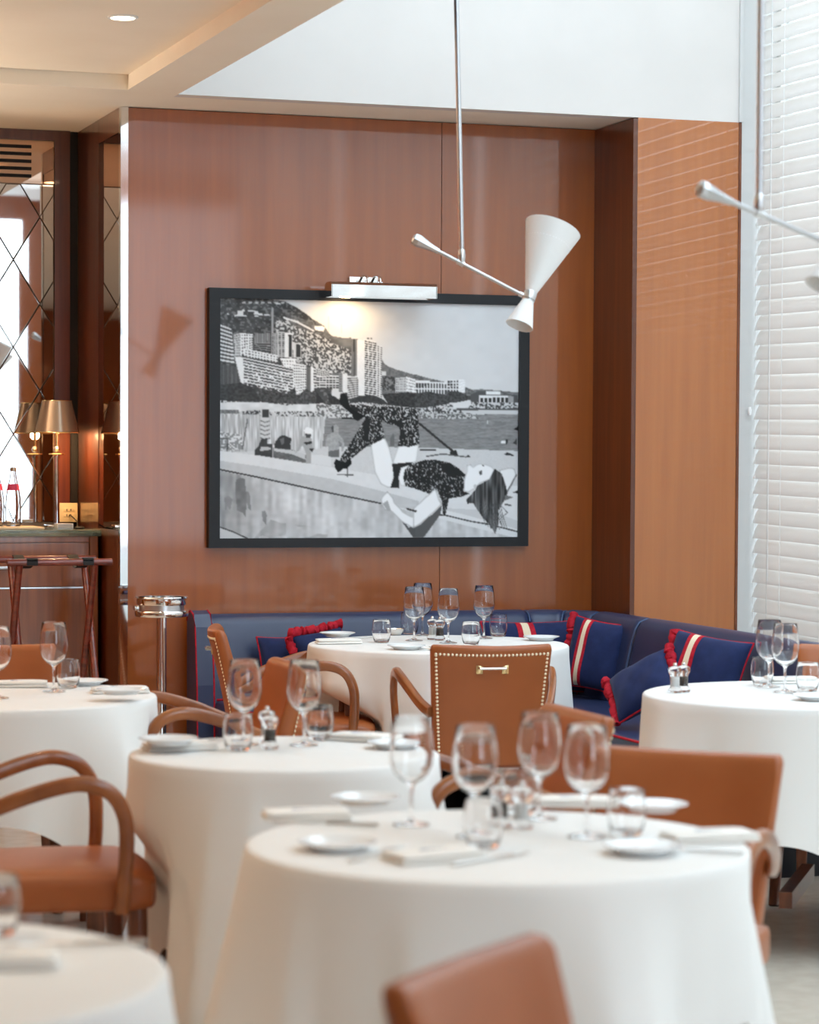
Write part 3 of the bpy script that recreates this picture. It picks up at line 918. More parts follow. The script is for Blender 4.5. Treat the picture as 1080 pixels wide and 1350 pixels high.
def make_napkin():
    t = thing('folded_napkin', 'x', 'napkin')
    for k, (hx, hy, z) in enumerate(((0.088, 0.046, 0.0045), (0.085, 0.044, 0.0135))):
        s = softbox(hx, hy, 0.0044, 0.004, 10)
        s.v = [(x, y, zz + z + 0.0016 * math.sin(26 * x + k) * math.cos(19 * y) * (1 if zz > 0 else 0.2)) for x, y, zz in s.v]
        s.obj('fold', M['napkin'], t, True, 70)
    e = MB()
    for i in range(5):
        x = -0.022 + 0.011 * i
        e.tube(catmull([(x - 0.006, -0.005, 0.0186), (x - 0.002, 0.006, 0.0188), (x + 0.003, -0.002, 0.0188), (x + 0.006, 0.004, 0.0186)], 4), 0.0011, 5)
    e.obj('embroidered_mark', M['embroidery'], t)
    return t


NAPKIN = Proto(make_napkin())


def make_knife():
    t = thing('table_knife', 'x', 'knife')
    P = [(0, -0.105, 0.004), (0, -0.06, 0.0045), (0, 0.0, 0.004)]
    MB().sweep(catmull(P, 4), [rrect(0.013 - 0.0004 * i, 0.006, 0.0025, 2) for i in range(9)]).obj('handle', M['silver'], t)
    b = MB(); y = [(0.0, 0.005), (0.03, 0.008), (0.07, 0.0085), (0.095, 0.006), (0.108, 0.0008)]
    top = [(-w, yy, 0.0045) for yy, w in y] + [(w * 0.6, yy, 0.0045) for yy, w in y[::-1]]
    n = len(top)
    b.add(top + [(a, c_, 0.003) for a, c_, _ in top], [tuple(range(n)), tuple(range(2 * n - 1, n - 1, -1))] + [(k, (k + 1) % n, n + (k + 1) % n, n + k) for k in range(n)])
    b.obj('blade', M['silver'], t, False)
    return t


def make_fork():
    t = thing('table_fork', 'x', 'fork')
    MB().sweep(catmull([(0, -0.10, 0.005), (0, -0.05, 0.006), (0, 0.0, 0.005), (0, 0.03, 0.006)], 4), [rrect(0.014 - 0.0007 * i, 0.0035, 0.0015, 2) for i in range(13)]).obj('handle', M['silver'], t)
    MB().rbox(-0.011, 0.011, 0.028, 0.052, 0.005, 0.0075, 0.001, 2).obj('root', M['silver'], t)
    for k in range(4):
        x = -0.0093 + 0.0062 * k
        MB().sweep([(x, 0.05, 0.0062), (x, 0.075, 0.0052), (x, 0.095, 0.0075)], [rrect(0.0036, 0.002, 0.0008, 1), rrect(0.0034, 0.002, 0.0008, 1), rrect(0.0016, 0.0014, 0.0005, 1)]).obj('tine', M['silver'], t)
    return t


KNIFE, FORK = Proto(make_knife()), Proto(make_fork())


def make_mill(kind):
    t = thing('pepper_mill' if kind == 'pepper' else 'salt_mill', 'x', 'mill')
    MB().lathe([(0, 0), (0.020, 0), (0.0215, 0.003), (0.0215, 0.010), (0.0165, 0.016), (0.0145, 0.024), (0.0145, 0.050), (0.0165, 0.056), (0.0205, 0.062), (0.0215, 0.070), (0.0185, 0.078), (0.010, 0.081), (0, 0.082)], 24).obj('acrylic_body', M['acrylic'], t)
    MB().lathe([(0, 0.018), (0.0115, 0.018), (0.0115, 0.048 if kind == 'pepper' else 0.050), (0, 0.049)], 20).obj('grains', M['pepper' if kind == 'pepper' else 'salt'], t)
    MB().lathe([(0, 0.0815), (0.0045, 0.082), (0.0065, 0.087), (0.0045, 0.092), (0, 0.093)], 16).obj('knob', M['chrome'], t)
    return t


PEPPER, SALT = Proto(make_mill('pepper')), Proto(make_mill('salt'))


def put(proto, px, py, label, group=None, rz=0.0, z=TZ):
    return proto.at(on_z(px, py, z), rz + YAW, label, group)


GW, GT, GP, GN, GK, GF, GM = 'wine glasses on the tables', 'water tumblers on the tables', 'side plates on the tables', 'folded napkins on the tables', 'knives on the tables', 'forks on the tables', 'salt and pepper mills on the tables'
# front table
put(WINE, 542, 1088, 'wine glass standing alone at left on the large front table', GW)
put(WINE, 626, 1104, 'wine glass behind the foremost tumbler in the centre of the front table', GW)
put(WINE, 711, 1080, 'rearmost wine glass on the front table, in front of the nailhead chair', GW)
put(WINE, 773, 1104, 'rightmost wine glass on the front table, left of the right tumbler', GW)
put(TUMBLER, 637, 1117, 'tumbler nearest the viewer at the centre of the front table', GT)
put(TUMBLER, 684, 1073, 'tumbler behind the mills on the front table', GT)
put(TUMBLER, 826, 1101, 'right hand tumbler on the front table, before the facing chair back', GT)
put(PEPPER, 660, 1090, 'dark filled pepper mill among the glasses of the front table', GM)
put(SALT, 688, 1092, 'white filled salt mill among the glasses of the front table', GM)
put(PLATE, 445, 1120, 'side plate at the front left rim of the front table', GP)
put(PLATE, 848, 1125, 'side plate at the front right of the front table', GP)
put(PLATE, 481, 1060, 'side plate at the back left of the front table', GP)
put(PLATE, 861, 1069, 'side plate at the back right of the front table before the chair', GP)
put(NAPKIN, 404, 1079, 'napkin with blue mark at the back left of the front table', GN, 0.15)
put(NAPKIN, 572, 1133, 'napkin lying in front of the glasses on the front table', GN, 0.5)
put(NAPKIN, 757, 1062, 'napkin with blue mark behind the wine glasses on the front table', GN, -0.1)
put(NAPKIN, 935, 1108, 'napkin with blue mark hanging over the right rim of the front table', GN, 0.3)
put(FORK, 500, 1128, 'fork between plate and napkin on the front table', GF, -0.55)
put(KNIFE, 648, 1134, 'knife beside the napkin in the middle of the front table', GK, -0.75)
put(KNIFE, 430, 1088, 'knife in front of the left napkin on the front table', GK, 1.4)
put(KNIFE, 905, 1123, 'knife beside the front right plate on the front table', GK, 1.25)
# middle table
put(WINE, 322, 982, 'left wine glass on the middle table', GW)
put(WINE, 401, 983, 'right wine glass on the middle table', GW)
put(TUMBLER, 314, 989, 'left tumbler on the middle table before its wine glass', GT)
put(TUMBLER, 421, 975, 'right tumbler on the middle table', GT)
put(PEPPER, 356, 987, 'pepper mill between the two tumblers of the middle table', GM)
put(SALT, 352, 979, 'salt mill behind the pepper mill on the middle table', GM)
put(NAPKIN, 236, 988, 'napkin at the left of the middle table under a plate', GN, 0.35)
put(PLATE, 222, 981, 'side plate lying on the left napkin of the middle table', GP, z=TZ + 0.019)
put(NAPKIN, 477, 976, 'napkin at the right of the middle table', GN, -0.5)
put(PLATE, 522, 986, 'side plate at the right rim of the middle table', GP)
put(KNIFE, 268, 979, 'knife beside the plate at the left of the middle table', GK, -0.7)
# far table
put(WINE, 546, 845, 'wine glass left of the mills on the far table', GW)
put(WINE, 557, 838, 'wine glass standing furthest back on the far table', GW)
put(WINE, 591, 848, 'wine glass right of the mills on the far table', GW)
put(WINE, 638, 842, 'rightmost wine glass on the far table', GW)
put(TUMBLER, 503, 847, 'leftmost tumbler on the far table', GT)
put(TUMBLER, 540, 836, 'tumbler behind the left wine glass on the far table', GT)
put(TUMBLER, 621, 850, 'tumbler above the nailhead chair on the far table', GT)
put(TUMBLER, 657, 839, 'rightmost tumbler on the far table', GT)
put(SALT, 570, 843, 'salt mill with clear top on the far table', GM)
put(PEPPER, 580, 844, 'pepper mill with dark grains on the far table', GM)
put(PLATE, 445, 839, 'side plate at the left rim of the far table', GP)
put(PLATE, 536, 856, 'side plate at the front of the far table', GP)
put(PLATE, 714, 844, 'side plate at the right rim of the far table', GP)
put(NAPKIN, 446, 848, 'napkin at the left rim of the far table', GN, 0.2)
put(NAPKIN, 598, 857, 'napkin in front of the mills on the far table', GN, 0.4)
put(KNIFE, 484, 842, 'knife beside the left plate on the far table', GK, -0.9)
put(FORK, 560, 857, 'fork beside the front plate on the far table', GF, 0.9)
dish = MB().lathe([(0, 0.002), (0.018, 0.0), (0.022, 0.002), (0.032, 0.016), (0.036, 0.026), (0.034, 0.026), (0.028, 0.014), (0.016, 0.007), (0, 0.006)], 32).obj('silver_dish', M['silver'], None)
dish.location = on_z(522, 837, TZ); tag(dish, 'small shiny silver dish behind the left tumbler on the far table', 'dish')
# left table
put(WINE, -4, 921, 'wine glass cut by the left edge on the left table', GW)
put(WINE, 71, 912, 'wine glass before the orange chair back on the left table', GW)
put(TUMBLER, 90, 907, 'tumbler right of the wine glass on the left table', GT)
put(PLATE, 159, 915, 'side plate at the right rim of the left table', GP, z=TZ + 0.019)
put(PLATE, 112, 903, 'side plate at the back of the left table behind the tumbler', GP)
put(NAPKIN, 158, 913, 'napkin under the right plate of the left table', GN, 0.2, z=TZ)
put(NAPKIN, 26, 905, 'napkin at the back left of the left table', GN, 0.1)
# right table
put(SALT, 890, 913, 'salt mill on the near left of the right table', GM)
put(PEPPER, 901, 912, 'pepper mill on the left of the right table', GM)
put(WINE, 1014, 906, 'left wine glass on the right table', GW)
put(WINE, 1035, 913, 'right wine glass on the right table', GW)
put(TUMBLER, 1005, 903, 'tumbler behind the left wine glass on the right table', GT)
put(TUMBLER, 1065, 911, 'tumbler at the right edge of the right table', GT)
put(PLATE, 1077, 923, 'side plate at the right edge of the right table', GP)
put(NAPKIN, 1046, 900, 'napkin behind the glasses on the right table', GN, 0.1)
# bottom left table
put(TUMBLER, -6, 1232, 'large blurred tumbler at the left edge of the nearest table', GT)
put(NAPKIN, -5, 1272, 'napkin at the left edge of the nearest table', GN, 0.1)
put(KNIFE, 100, 1247, 'knife lying on the nearest table in the bottom left corner', GK, 1.75)

# ------------------------------------------------------------------ cushions

def cush(label, p, *a): cushion(label, tuple(p), *a)


cush('low navy cushion with thin red piping left of the far table', on_y(378, 876, 10.42), (math.radians(-18), 0, math.radians(6)), 0.24, 0.24, 0.11, None, (), True, 3)
cush('navy cushion with a bushy red ruffle behind the left rim of the far table', on_y(426, 872, 10.28), (math.radians(-14), math.radians(-8), math.radians(14)), 0.24, 0.26, 0.12, None, ('l', 't'), True, 4)
cush('navy cushion with red and cream stripe lying along the back behind the far table', on_y(706, 866, 10.36), (math.radians(-20), 0, math.radians(0)), 0.46, 0.32, 0.12, -0.25, (), True, 5)
cush('upright navy cushion with red ruffle in the corner of the banquette', on_y(787, 864, 10.12), (math.radians(-12), math.radians(8), math.radians(-44)), 0.26, 0.30, 0.13, -0.55, ('l',), True, 7)
cush('navy cushion with red and cream stripe leaning on the right run of the banquette', on_x(930, 884, 4.12), (math.radians(-22), math.radians(7), math.radians(-52)), 0.32, 0.27, 0.13, -0.45, ('l',), True, 9)
cush('navy cushion lying slanted on the seat in front of the striped one', on_x(848, 904, 3.91), (math.radians(-40), math.radians(-30), math.radians(-40)), 0.26, 0.22, 0.11, None, ('l', 'r'), True, 11)


# ------------------------------------------------------------------ framed picture
PX0, PX1, PZ0, PZ1 = 2.660, 4.098, 1.084, 2.177
PYF, PYB = WALL_Y - 0.042, WALL_Y - 0.008
FWD_ = 0.047
pic = thing('framed_picture', 'large black framed black and white beach photograph on the wooden wall', 'picture', ((PX0 + PX1) / 2, WALL_Y, PZ0))
pc = Matrix.Translation((-(PX0 + PX1) / 2, -WALL_Y, -PZ0))
ix0, ix1, iz0, iz1 = PX0 + FWD_, PX1 - FWD_, PZ0 + FWD_ * 0.86, PZ1 - FWD_ * 0.9
for q in ([(PX0, PZ0), (PX0, PZ1), (ix0, iz1), (ix0, iz0)], [(PX1, PZ1), (PX1, PZ0), (ix1, iz0), (ix1, iz1)],
          [(PX0, PZ1), (PX1, PZ1), (ix1, iz1), (ix0, iz1)], [(PX1, PZ0), (PX0, PZ0), (ix0, iz0), (ix1, iz0)]):
    m = MB().add([(x, PYF, z) for x, z in q] + [(x, WALL_Y - 0.001, z) for x, z in q], [(0, 1, 2, 3), (7, 6, 5, 4)] + [(k, (k + 1) % 4, 4 + (k + 1) % 4, 4 + k) for k in range(4)])
    m.xf(pc).obj('frame_bar', M['frame_black'], pic, False)

# the print: a grey-tone beach picture painted into the vertices of a fine flat grid
PW, PH = 420, 336


def paint_print():
    # traced on a 395 x 312 sheet whose corners sit at these sheet coordinates
    u = np.linspace(0, 1, PW)[None, :]; v = np.linspace(0, 1, PH)[:, None]
    TL, TR, BR, BL = (286.0, 394.0), (681.5, 402.0), (678.5, 707.5), (284.5, 710.0)
    X = (1 - v) * ((1 - u) * TL[0] + u * TR[0]) + v * ((1 - u) * BL[0] + u * BR[0])
    Y = (1 - v) * ((1 - u) * TL[1] + u * TR[1]) + v * ((1 - u) * BL[1] + u * BR[1])
    rng = np.random.RandomState(5)

    def smooth(sx, sy, n=None):
        """value noise with cell sizes sx, sy (sheet units)"""
        gx, gy = int(420 / sx) + 3, int(340 / sy) + 3
        g = rng.rand(gy, gx)
        fx = (X - 280) / sx; fy_ = (Y - 390) / sy
        i = np.floor(fx).astype(int).clip(0, gx - 2); j = np.floor(fy_).astype(int).clip(0, gy - 2)
        a = (fx - i).clip(0, 1); b = (fy_ - j).clip(0, 1)
        a = a * a * (3 - 2 * a); b = b * b * (3 - 2 * b)
        return g[j, i] * (1 - a) * (1 - b) + g[j, i + 1] * a * (1 - b) + g[j + 1, i] * (1 - a) * b + g[j + 1, i + 1] * a * b
    I = np.full(X.shape, 0.84)
    ZO = {1: (280, 390, 7.2), 2: (410, 390, 7.2), 3: (540, 390, 7.2), 4: (280, 520, 6.75), 5: (410, 510, 6.43), 6: (540, 510, 6.43), 0: (0, 0, 1.0)}

    def tr(z, pts):
        ox, oy, s = ZO[z]
        return [(ox + x / s, oy + y / s) for x, y in pts]

    def inside(P):
        m = np.zeros(X.shape, bool); n = len(P)
        for k in range(n):
            x0, y0 = P[k]; x1, y1 = P[(k + 1) % n]
            if y0 == y1: continue
            c_ = ((y0 > Y) != (y1 > Y)) & (X < (x1 - x0) * (Y - y0) / (y1 - y0) + x0)
            m ^= c_
        return m

    def poly(z, pts, val):
        m = inside(tr(z, pts)); I[m] = val[m] if isinstance(val, np.ndarray) else val
        return m

    def shade(z, pts, lo, hi, n=5):
        """a rounded form: lighter in the middle, darker to its edge"""
        m = inside(tr(z, pts)); b = m.astype(float)
        for _ in range(n):
            k = np.pad(b, 1, mode='edge'); b = (k[:-2, 1:-1] + k[2:, 1:-1] + k[1:-1, :-2] + k[1:-1, 2:] + b) / 5
        I[m] = (lo + (hi - lo) * ((b - 0.45) * 2.0).clip(0, 1))[m]

    def bld(z, q, base, rows=0, cols=0, dark=0.25, fr=0.5, fc=0.6):
        """a facade quad (tl, tr, br, bl) with window rows and columns"""
        P = tr(z, q); m = inside(P)
        (ax, ay), (bx, by), (cx, cy), (dx, dy) = P
        xs, ys = X[m], Y[m]
        s = np.clip((xs - ax) / (bx - ax + 1e-9), 0, 1)
        top = ay + (by - ay) * s; bot = dy + (cy - dy) * s
        t = (ys - top) / (bot - top + 1e-9)
        val = np.full(xs.shape, base) + rng.uniform(-.03, .03, xs.shape)
        w = np.ones(xs.shape, bool)
        if rows: w &= ((t * rows) % 1) > (1 - fr)
        if cols: w &= ((s * cols) % 1) > (1 - fc)
        if rows or cols: val[w] = dark
        I[m] = val

    def line(z, a, b, wd, val):
        (x0, y0), (x1, y1) = tr(z, [a, b])
        dx, dy = x1 - x0, y1 - y0; L2 = dx * dx + dy * dy
        t = (((X - x0) * dx + (Y - y0) * dy) / L2).clip(0, 1)
        d = np.hypot(X - x0 - t * dx, Y - y0 - t * dy)
        I[d < wd] = val

    def path(z, pts, wd, val):
        for a, b in zip(pts[:-1], pts[1:]): line(z, a, b, wd, val)
    n1, n2, n3, n4 = smooth(2.2, 2.0), smooth(6, 5), smooth(1.6, 1.6), smooth(12, 10)
    I += 0.02 * (n4 - 0.5)
    # far ridge on the right
    poly(2, [(600, 560), (640, 640), (680, 670), (760, 700), (900, 740), (1080, 790), (1080, 930), (600, 930)], 0.36 + 0.16 * n1)
    poly(3, [(0, 745), (150, 785), (290, 815), (480, 860), (560, 890), (640, 882), (740, 890), (1030, 915), (1030, 1010), (0, 1010)], 0.30 + 0.25 * n1)
    # the hill
    hill = [(0, 20), (480, 36), (640, 60), (760, 120), (860, 190), (900, 225), (1010, 290), (1080, 385), (1080, 1080), (0, 1080)]
    poly(1, hill, 0.22 + 0.12 * n2 + 0.16 * (n1 > 0.66))
    poly(2, [(0, 240), (80, 300), (100, 340), (150, 385), (260, 405), (330, 400), (340, 760), (0, 760)], 0.34 + 0.16 * n2)
    poly(1, [(560, 250), (700, 210), (900, 340), (1080, 420), (1080, 720), (700, 620), (560, 420)], np.where(n3 > 0.52, 0.82, 0.30) * 0.9 + 0.08 * n2)
    poly(2, [(0, 400), (120, 440), (330, 520), (330, 740), (0, 720)], np.where(n3 > 0.5, 0.80, 0.32))
    poly(1, [(640, 160), (900, 260), (1080, 380), (1080, 430), (900, 350), (700, 280)], 0.30 + 0.2 * n1)
    for k in range(7): poly(1, [(250 + 60 * k, 68), (285 + 60 * k, 66), (280 + 60 * k, 84), (250 + 60 * k, 84)], 0.74)
    for x, y, w, h in ((205, 150, 55, 40), (180, 192, 110, 16), (300, 145, 60, 14), (360, 150, 40, 40), (365, 195, 36, 16), (450, 180, 50, 16), (250, 140, 22, 22), (110, 176, 18, 16), (400, 175, 40, 18), (560, 75, 44, 14)):
        poly(1, [(x, y + h), (x + 4, y), (x + w, y + 2), (x + w + 6, y + h)], 0.84)
    path(1, [(640, 215), (780, 265), (900, 330), (915, 340)], 1.2, 0.86)
    path(1, [(690, 230), (770, 252)], 0.9, 0.84)
    poly(1, [(925, 290), (1015, 298), (1012, 345), (925, 332)], 0.93)
    line(1, (530, 130), (528, 560), 1.5, 0.62)
    line(2, (120, 200), (120, 340), 0.4, 0.74); line(2, (243, 270), (243, 380), 0.4, 0.74)
    # town on the left
    bld(1, [(45, 280), (155, 320), (185, 660), (45, 640)], 0.86, 10, 0, 0.30, 0.48)
    bld(1, [(45, 650), (240, 690), (240, 840), (45, 850)], 0.33, 0, 5, 0.42, 1, 0.2)
    bld(1, [(175, 380), (235, 360), (235, 580), (180, 580)], 0.80, 9, 4, 0.35, 0.5, 0.5)
    bld(1, [(235, 360), (352, 372), (352, 520), (235, 580)], 0.93, 7, 5, 0.40, 0.55, 0.55)
    bld(1, [(370, 362), (515, 362), (515, 545), (360, 520)], 0.60, 0, 9, 0.36, 1, 0.45)
    bld(1, [(370, 450), (515, 455), (515, 545), (360, 520)], 0.62, 4, 0, 0.25, 0.6, 1)
    bld(1, [(520, 360), (575, 355), (575, 580), (520, 560)], 0.66, 12, 3, 0.30, 0.5, 0.5)
    bld(1, [(575, 350), (640, 350), (640, 590), (575, 590)], 0.74, 13, 2, 0.28, 0.5, 0.5)
    bld(1, [(640, 355), (718, 360), (718, 590), (640, 590)], 0.88)
    bld(1, [(680, 375), (712, 375), (712, 585), (680, 585)], 0.22)
    bld(1, [(720, 445), (798, 455), (798, 600), (720, 590)], 0.80)
    bld(1, [(752, 465), (792, 470), (792, 585), (752, 582)], 0.24)
    bld(1, [(270, 505), (580, 570), (580, 640), (270, 580)], 0.90, 3, 11, 0.36, 0.42, 0.5)
    bld(1, [(180, 580), (262, 590), (265, 840), (240, 840), (238, 690), (180, 660)][:4], 0.90)
    bld(1, [(262, 590), (720, 690), (720, 930), (265, 840)], 0.88, 9, 0, 0.26, 0.50, 1)
    bld(1, [(600, 600), (750, 600), (750, 700), (640, 680)], 0.92, 3, 6, 0.5, 0.4, 0.4)
    m = inside(tr(1, [(262, 640), (720, 735), (720, 940), (265, 850)])); I[m & (n3 > 0.66)] = 0.9
    bld(1, [(722, 640), (842, 660), (842, 920), (722, 950)], 0.92, 11, 6, 0.45, 0.45, 0.5)
    bld(1, [(845, 680), (885, 680), (885, 930), (845, 930)], 0.44, 0, 2, 0.30, 1, 0.4)
    bld(1, [(885, 672), (915, 680), (915, 900), (885, 920)], 0.90)
    bld(1, [(915, 690), (1090, 730), (1090, 890), (915, 890)], 0.84, 7, 0, 0.30, 0.45, 1)
    bld(2, [(0, 690), (120, 725), (120, 790), (0, 770)], 0.80, 4, 6, 0.34, 0.5, 0.7)
    bld(2, [(0, 765), (212, 760), (212, 880), (0, 880)], 0.88, 5, 7, 0.26, 0.52, 0.8)
    bld(2, [(212, 730), (250, 730), (250, 910), (212, 910)], 0.55, 8, 2, 0.40, 0.4, 0.6)
    bld(2, [(250, 735), (295, 740), (295, 960), (250, 950)], 0.88)
    bld(2, [(295, 770), (410, 765), (410, 960), (300, 990)], 0.84, 10, 0, 0.36, 0.45, 1)
    bld(2, [(330, 415), (395, 415), (395, 762), (330, 765)], 0.46, 0, 2, 0.22, 1, 0.25)
    bld(2, [(385, 418), (450, 425), (450, 945), (385, 765)], 0.90)
    bld(2, [(395, 760), (450, 760), (450, 950), (395, 965)], 0.90)
    bld(2, [(450, 415), (570, 440), (570, 960), (450, 940)], 0.90, 24, 3, 0.26, 0.5, 0.82)
    bld(2, [(568, 460), (622, 480), (622, 985), (568, 965)], 0.86, 24, 2, 0.34, 0.5, 0.5)
    for x in (492, 522): poly(2, [(x - 9, 400), (x + 9, 398), (x + 9, 415), (x - 9, 415)], 0.35)
    # hotels at the right
    bld(2, [(620, 715), (665, 715), (665, 760), (620, 760)], 0.82)
    poly(2, [(620, 760), (750, 770), (750, 900), (620, 900)], 0.26 + 0.25 * (n3 > 0.6))
    bld(2, [(750, 780), (855, 770), (855, 915), (750, 915)], 0.78, 6, 6, 0.45, 0.5, 0.5)
    bld(2, [(850, 765), (938, 790), (938, 925), (850, 915)], 0.92, 5, 5, 0.42, 0.4, 0.5)
    bld(2, [(938, 800), (1085, 800), (1085, 925), (938, 925)], 0.90, 2, 8, 0.28, 0.75, 0.55)
    bld(3, [(0, 815), (300, 820), (300, 930), (0, 925)], 0.90, 2, 11, 0.26, 0.75, 0.52)
    bld(3, [(305, 795), (418, 790), (418, 905), (305, 905)], 0.88, 4, 4, 0.22, 0.6, 0.55)
    bld(3, [(418, 790), (485, 797), (485, 920), (418, 910)], 0.93, 7, 0, 0.82, 0.3, 1)
    poly(3, [(540, 930), (620, 900), (740, 905), (830, 905), (830, 935), (1000, 940), (1010, 1060), (520, 1060)], 0.34)
    bld(3, [(690, 900), (828, 905), (828, 935), (690, 935)], 0.90)
    bld(3, [(620, 940), (905, 940), (905, 1025), (620, 1025)], 0.88, 1, 7, 0.22, 0.72, 0.74)
    bld(3, [(905, 940), (960, 950), (960, 1020), (905, 1020)], 0.62)
    # tree belts
    poly(1, [(40, 850), (240, 830), (330, 870), (400, 940), (430, 1000), (40, 1005)], 0.20 + 0.12 * n1)
    poly(1, [(400, 920), (470, 900), (560, 920), (660, 930), (740, 870), (760, 1010), (650, 1040), (420, 1010)], 0.18 + 0.20 * n3)
    poly(1, [(760, 960), (840, 880), (900, 920), (1000, 960), (1010, 1010), (880, 1050), (760, 1020)], 0.20 + 0.22 * n3)
    poly(2, [(0, 910), (40, 960), (70, 1000), (40, 1030), (0, 1030)], 0.22); poly(2, [(110, 930), (180, 960), (220, 990), (230, 930), (290, 920), (310, 1010), (330, 1080), (210, 1080), (120, 1010)], 0.18 + 0.1 * n1)
    poly(2, [(310, 990), (400, 950), (540, 940), (640, 985), (700, 1050), (700, 1090), (330, 1080)], 0.20 + 0.10 * n1)
    poly(2, [(620, 930), (740, 925), (870, 915), (980, 925), (1090, 910), (1090, 1060), (700, 1060)], 0.16 + 0.14 * n3)
    poly(3, [(0, 930), (120, 905), (300, 940), (330, 900), (420, 905), (540, 960), (520, 1000), (340, 1010), (300, 1050), (0, 1060)], 0.20 + 0.16 * n3)
    # beach and shore line
    crowd = np.where(n3 > 0.58, 0.30, 0.80) + 0.10 * (n1 - 0.5)
    poly(0, [(284, 528), (320, 531), (430, 534), (470, 530), (545, 538), (600, 530), (690, 530), (690, 552), (284, 552)], crowd)
    poly(1, [(40, 1015), (430, 1010), (660, 1040), (1000, 1020), (1080, 1060), (1080, 1100), (40, 1100)], 0.80 + 0.1 * n2)
    poly(5, [(0, 150), (190, 160), (260, 210), (310, 250), (310, 265), (0, 265)], np.where(n3 > 0.55, 0.42, 0.82))
    poly(6, [(330, 135), (480, 105), (490, 150), (440, 175), (330, 180)], 0.86)
    poly(6, [(400, 185), (910, 185), (910, 228), (500, 225), (400, 215)], 0.80); poly(6, [(360, 180), (910, 178), (910, 192), (360, 195)], 0.34)
    # sea
    sea = 0.50 + 0.10 * smooth(9, 1.2) + 0.08 * smooth(3, 0.8) - 0.06
    poly(0, [(395, 550), (460, 552), (545, 549), (620, 546), (690, 545), (690, 596), (600, 592), (395, 590)], sea)
    poly(6, [(40, 225), (480, 225), (560, 265), (280, 270), (150, 262), (40, 262)], np.where(n3 > 0.5, 0.78, 0.40))
    for x, y in ((625, 290), (630, 300)): poly(6, [(x - 3, y - 8), (x + 3, y - 8), (x + 3, y + 12), (x - 3, y + 12)], 0.92)
    # sand
    poly(0, [(284, 591), (440, 588), (560, 590), (690, 594), (690, 660), (430, 650), (284, 640)], 0.80 + 0.03 * n3)
    # bamboo screens on the left
    st = smooth(0.9, 14)
    poly(4, [(40, 180), (390, 175), (395, 240), (390, 500), (40, 520)], 0.55 + 0.36 * st)
    poly(4, [(470, 190), (960, 200), (930, 480), (690, 500), (470, 440)], 0.62 + 0.32 * st)
    poly(4, [(40, 330), (230, 360), (240, 490), (40, 500)], np.where(n1 > 0.55, 0.86, 0.55))
    path(4, [(280, 220), (235, 490)], 0.5, 0.3); path(4, [(110, 400), (105, 525)], 0.6, 0.3); path(4, [(40, 395), (110, 395)], 0.6, 0.4); path(4, [(40, 468), (110, 468)], 0.8, 0.35)
    poly(4, [(40, 140), (200, 140), (210, 170), (40, 175)], 0.30 + 0.3 * n3); poly(4, [(270, 145), (390, 140), (390, 178), (270, 178)], np.where(n3 > 0.5, 0.25, 0.7))
    poly(4, [(395, 130), (470, 130), (470, 430), (395, 430)], 0.80)
    poly(4, [(405, 135), (462, 135), (462, 205), (405, 205)], 0.24)
    for k in range(5): path(4, [(395, 235 + 38 * k), (430, 250 + 38 * k), (470, 238 + 38 * k)], 0.7, 0.45)
    # sunbeds, parasol hood
    poly(4, [(345, 490), (375, 460), (400, 395), (450, 392), (450, 440), (495, 440), (495, 580), (390, 565), (345, 555)], 0.24 + 0.06 * n1)
    poly(4, [(395, 465), (480, 470), (480, 492), (385, 505)], 0.74)
    poly(4, [(510, 475), (520, 420), (560, 372), (600, 362), (640, 385), (665, 390), (650, 440), (655, 490)], 0.24)
    poly(4, [(560, 400), (600, 380), (600, 430), (575, 450)], 0.42)
    poly(4, [(500, 475), (660, 490), (790, 540), (790, 620), (500, 575)], 0.36 + 0.1 * n1); poly(4, [(505, 478), (660, 495), (780, 530), (785, 580), (660, 530), (510, 505)], 0.78)
    poly(4, [(780, 530), (1012, 545), (1012, 640), (820, 610)], 0.86)
    # woman with the bathing cap, man with bare back
    poly(4, [(745, 375), (760, 372), (790, 380), (835, 390), (845, 430), (850, 490), (830, 510), (830, 620), (790, 622), (785, 520), (760, 450), (725, 500), (690, 525), (720, 470)], 0.66)
    poly(4, [(770, 320), (790, 292), (830, 295), (850, 320), (845, 345), (780, 350)], 0.93); poly(4, [(780, 350), (835, 352), (825, 385), (790, 388)], 0.30)
    poly(4, [(765, 428), (840, 415), (842, 436), (790, 448)], 0.2); poly(4, [(815, 480), (858, 482), (840, 515)], 0.2)
    poly(5, [(75, 470), (90, 410), (130, 390), (140, 330), (165, 318), (188, 335), (185, 395), (225, 440), (238, 490), (225, 545), (210, 545), (215, 480), (190, 455), (190, 590), (105, 590), (100, 500), (80, 510)], 0.60 + 0.1 * n1)
    poly(5, [(128, 335), (145, 330), (145, 385), (132, 380)], 0.30); poly(5, [(105, 545), (190, 530), (192, 595), (100, 590)], 0.42)
    # parapet: cap and face
    poly(0, [(284, 594), (284, 612), (330, 620), (430, 650), (500, 666), (600, 690), (690, 712), (690, 640), (560, 640), (480, 624), (420, 614), (340, 601)], 0.86 + 0.02 * n2)
    poly(0, [(284, 607), (338, 615), (430, 631), (500, 648), (545, 660), (545, 674), (494, 663), (430, 650), (380, 639), (330, 628), (284, 619)], 0.76 + 0.03 * n2)
    path(0, [(286, 619), (330, 628), (380, 639), (430, 650), (494, 663)], 0.9, 0.20)
    face = 0.58 + 0.14 * smooth(5, 30) - 0.10 * smooth(24, 20) + 0.06 * n2
    poly(0, [(284, 620), (330, 629.5), (380, 640), (430, 651), (494, 664), (545, 676), (600, 690), (690, 712), (690, 722), (284, 722)], face + np.clip((X - 300) / 420, 0, 0.14))
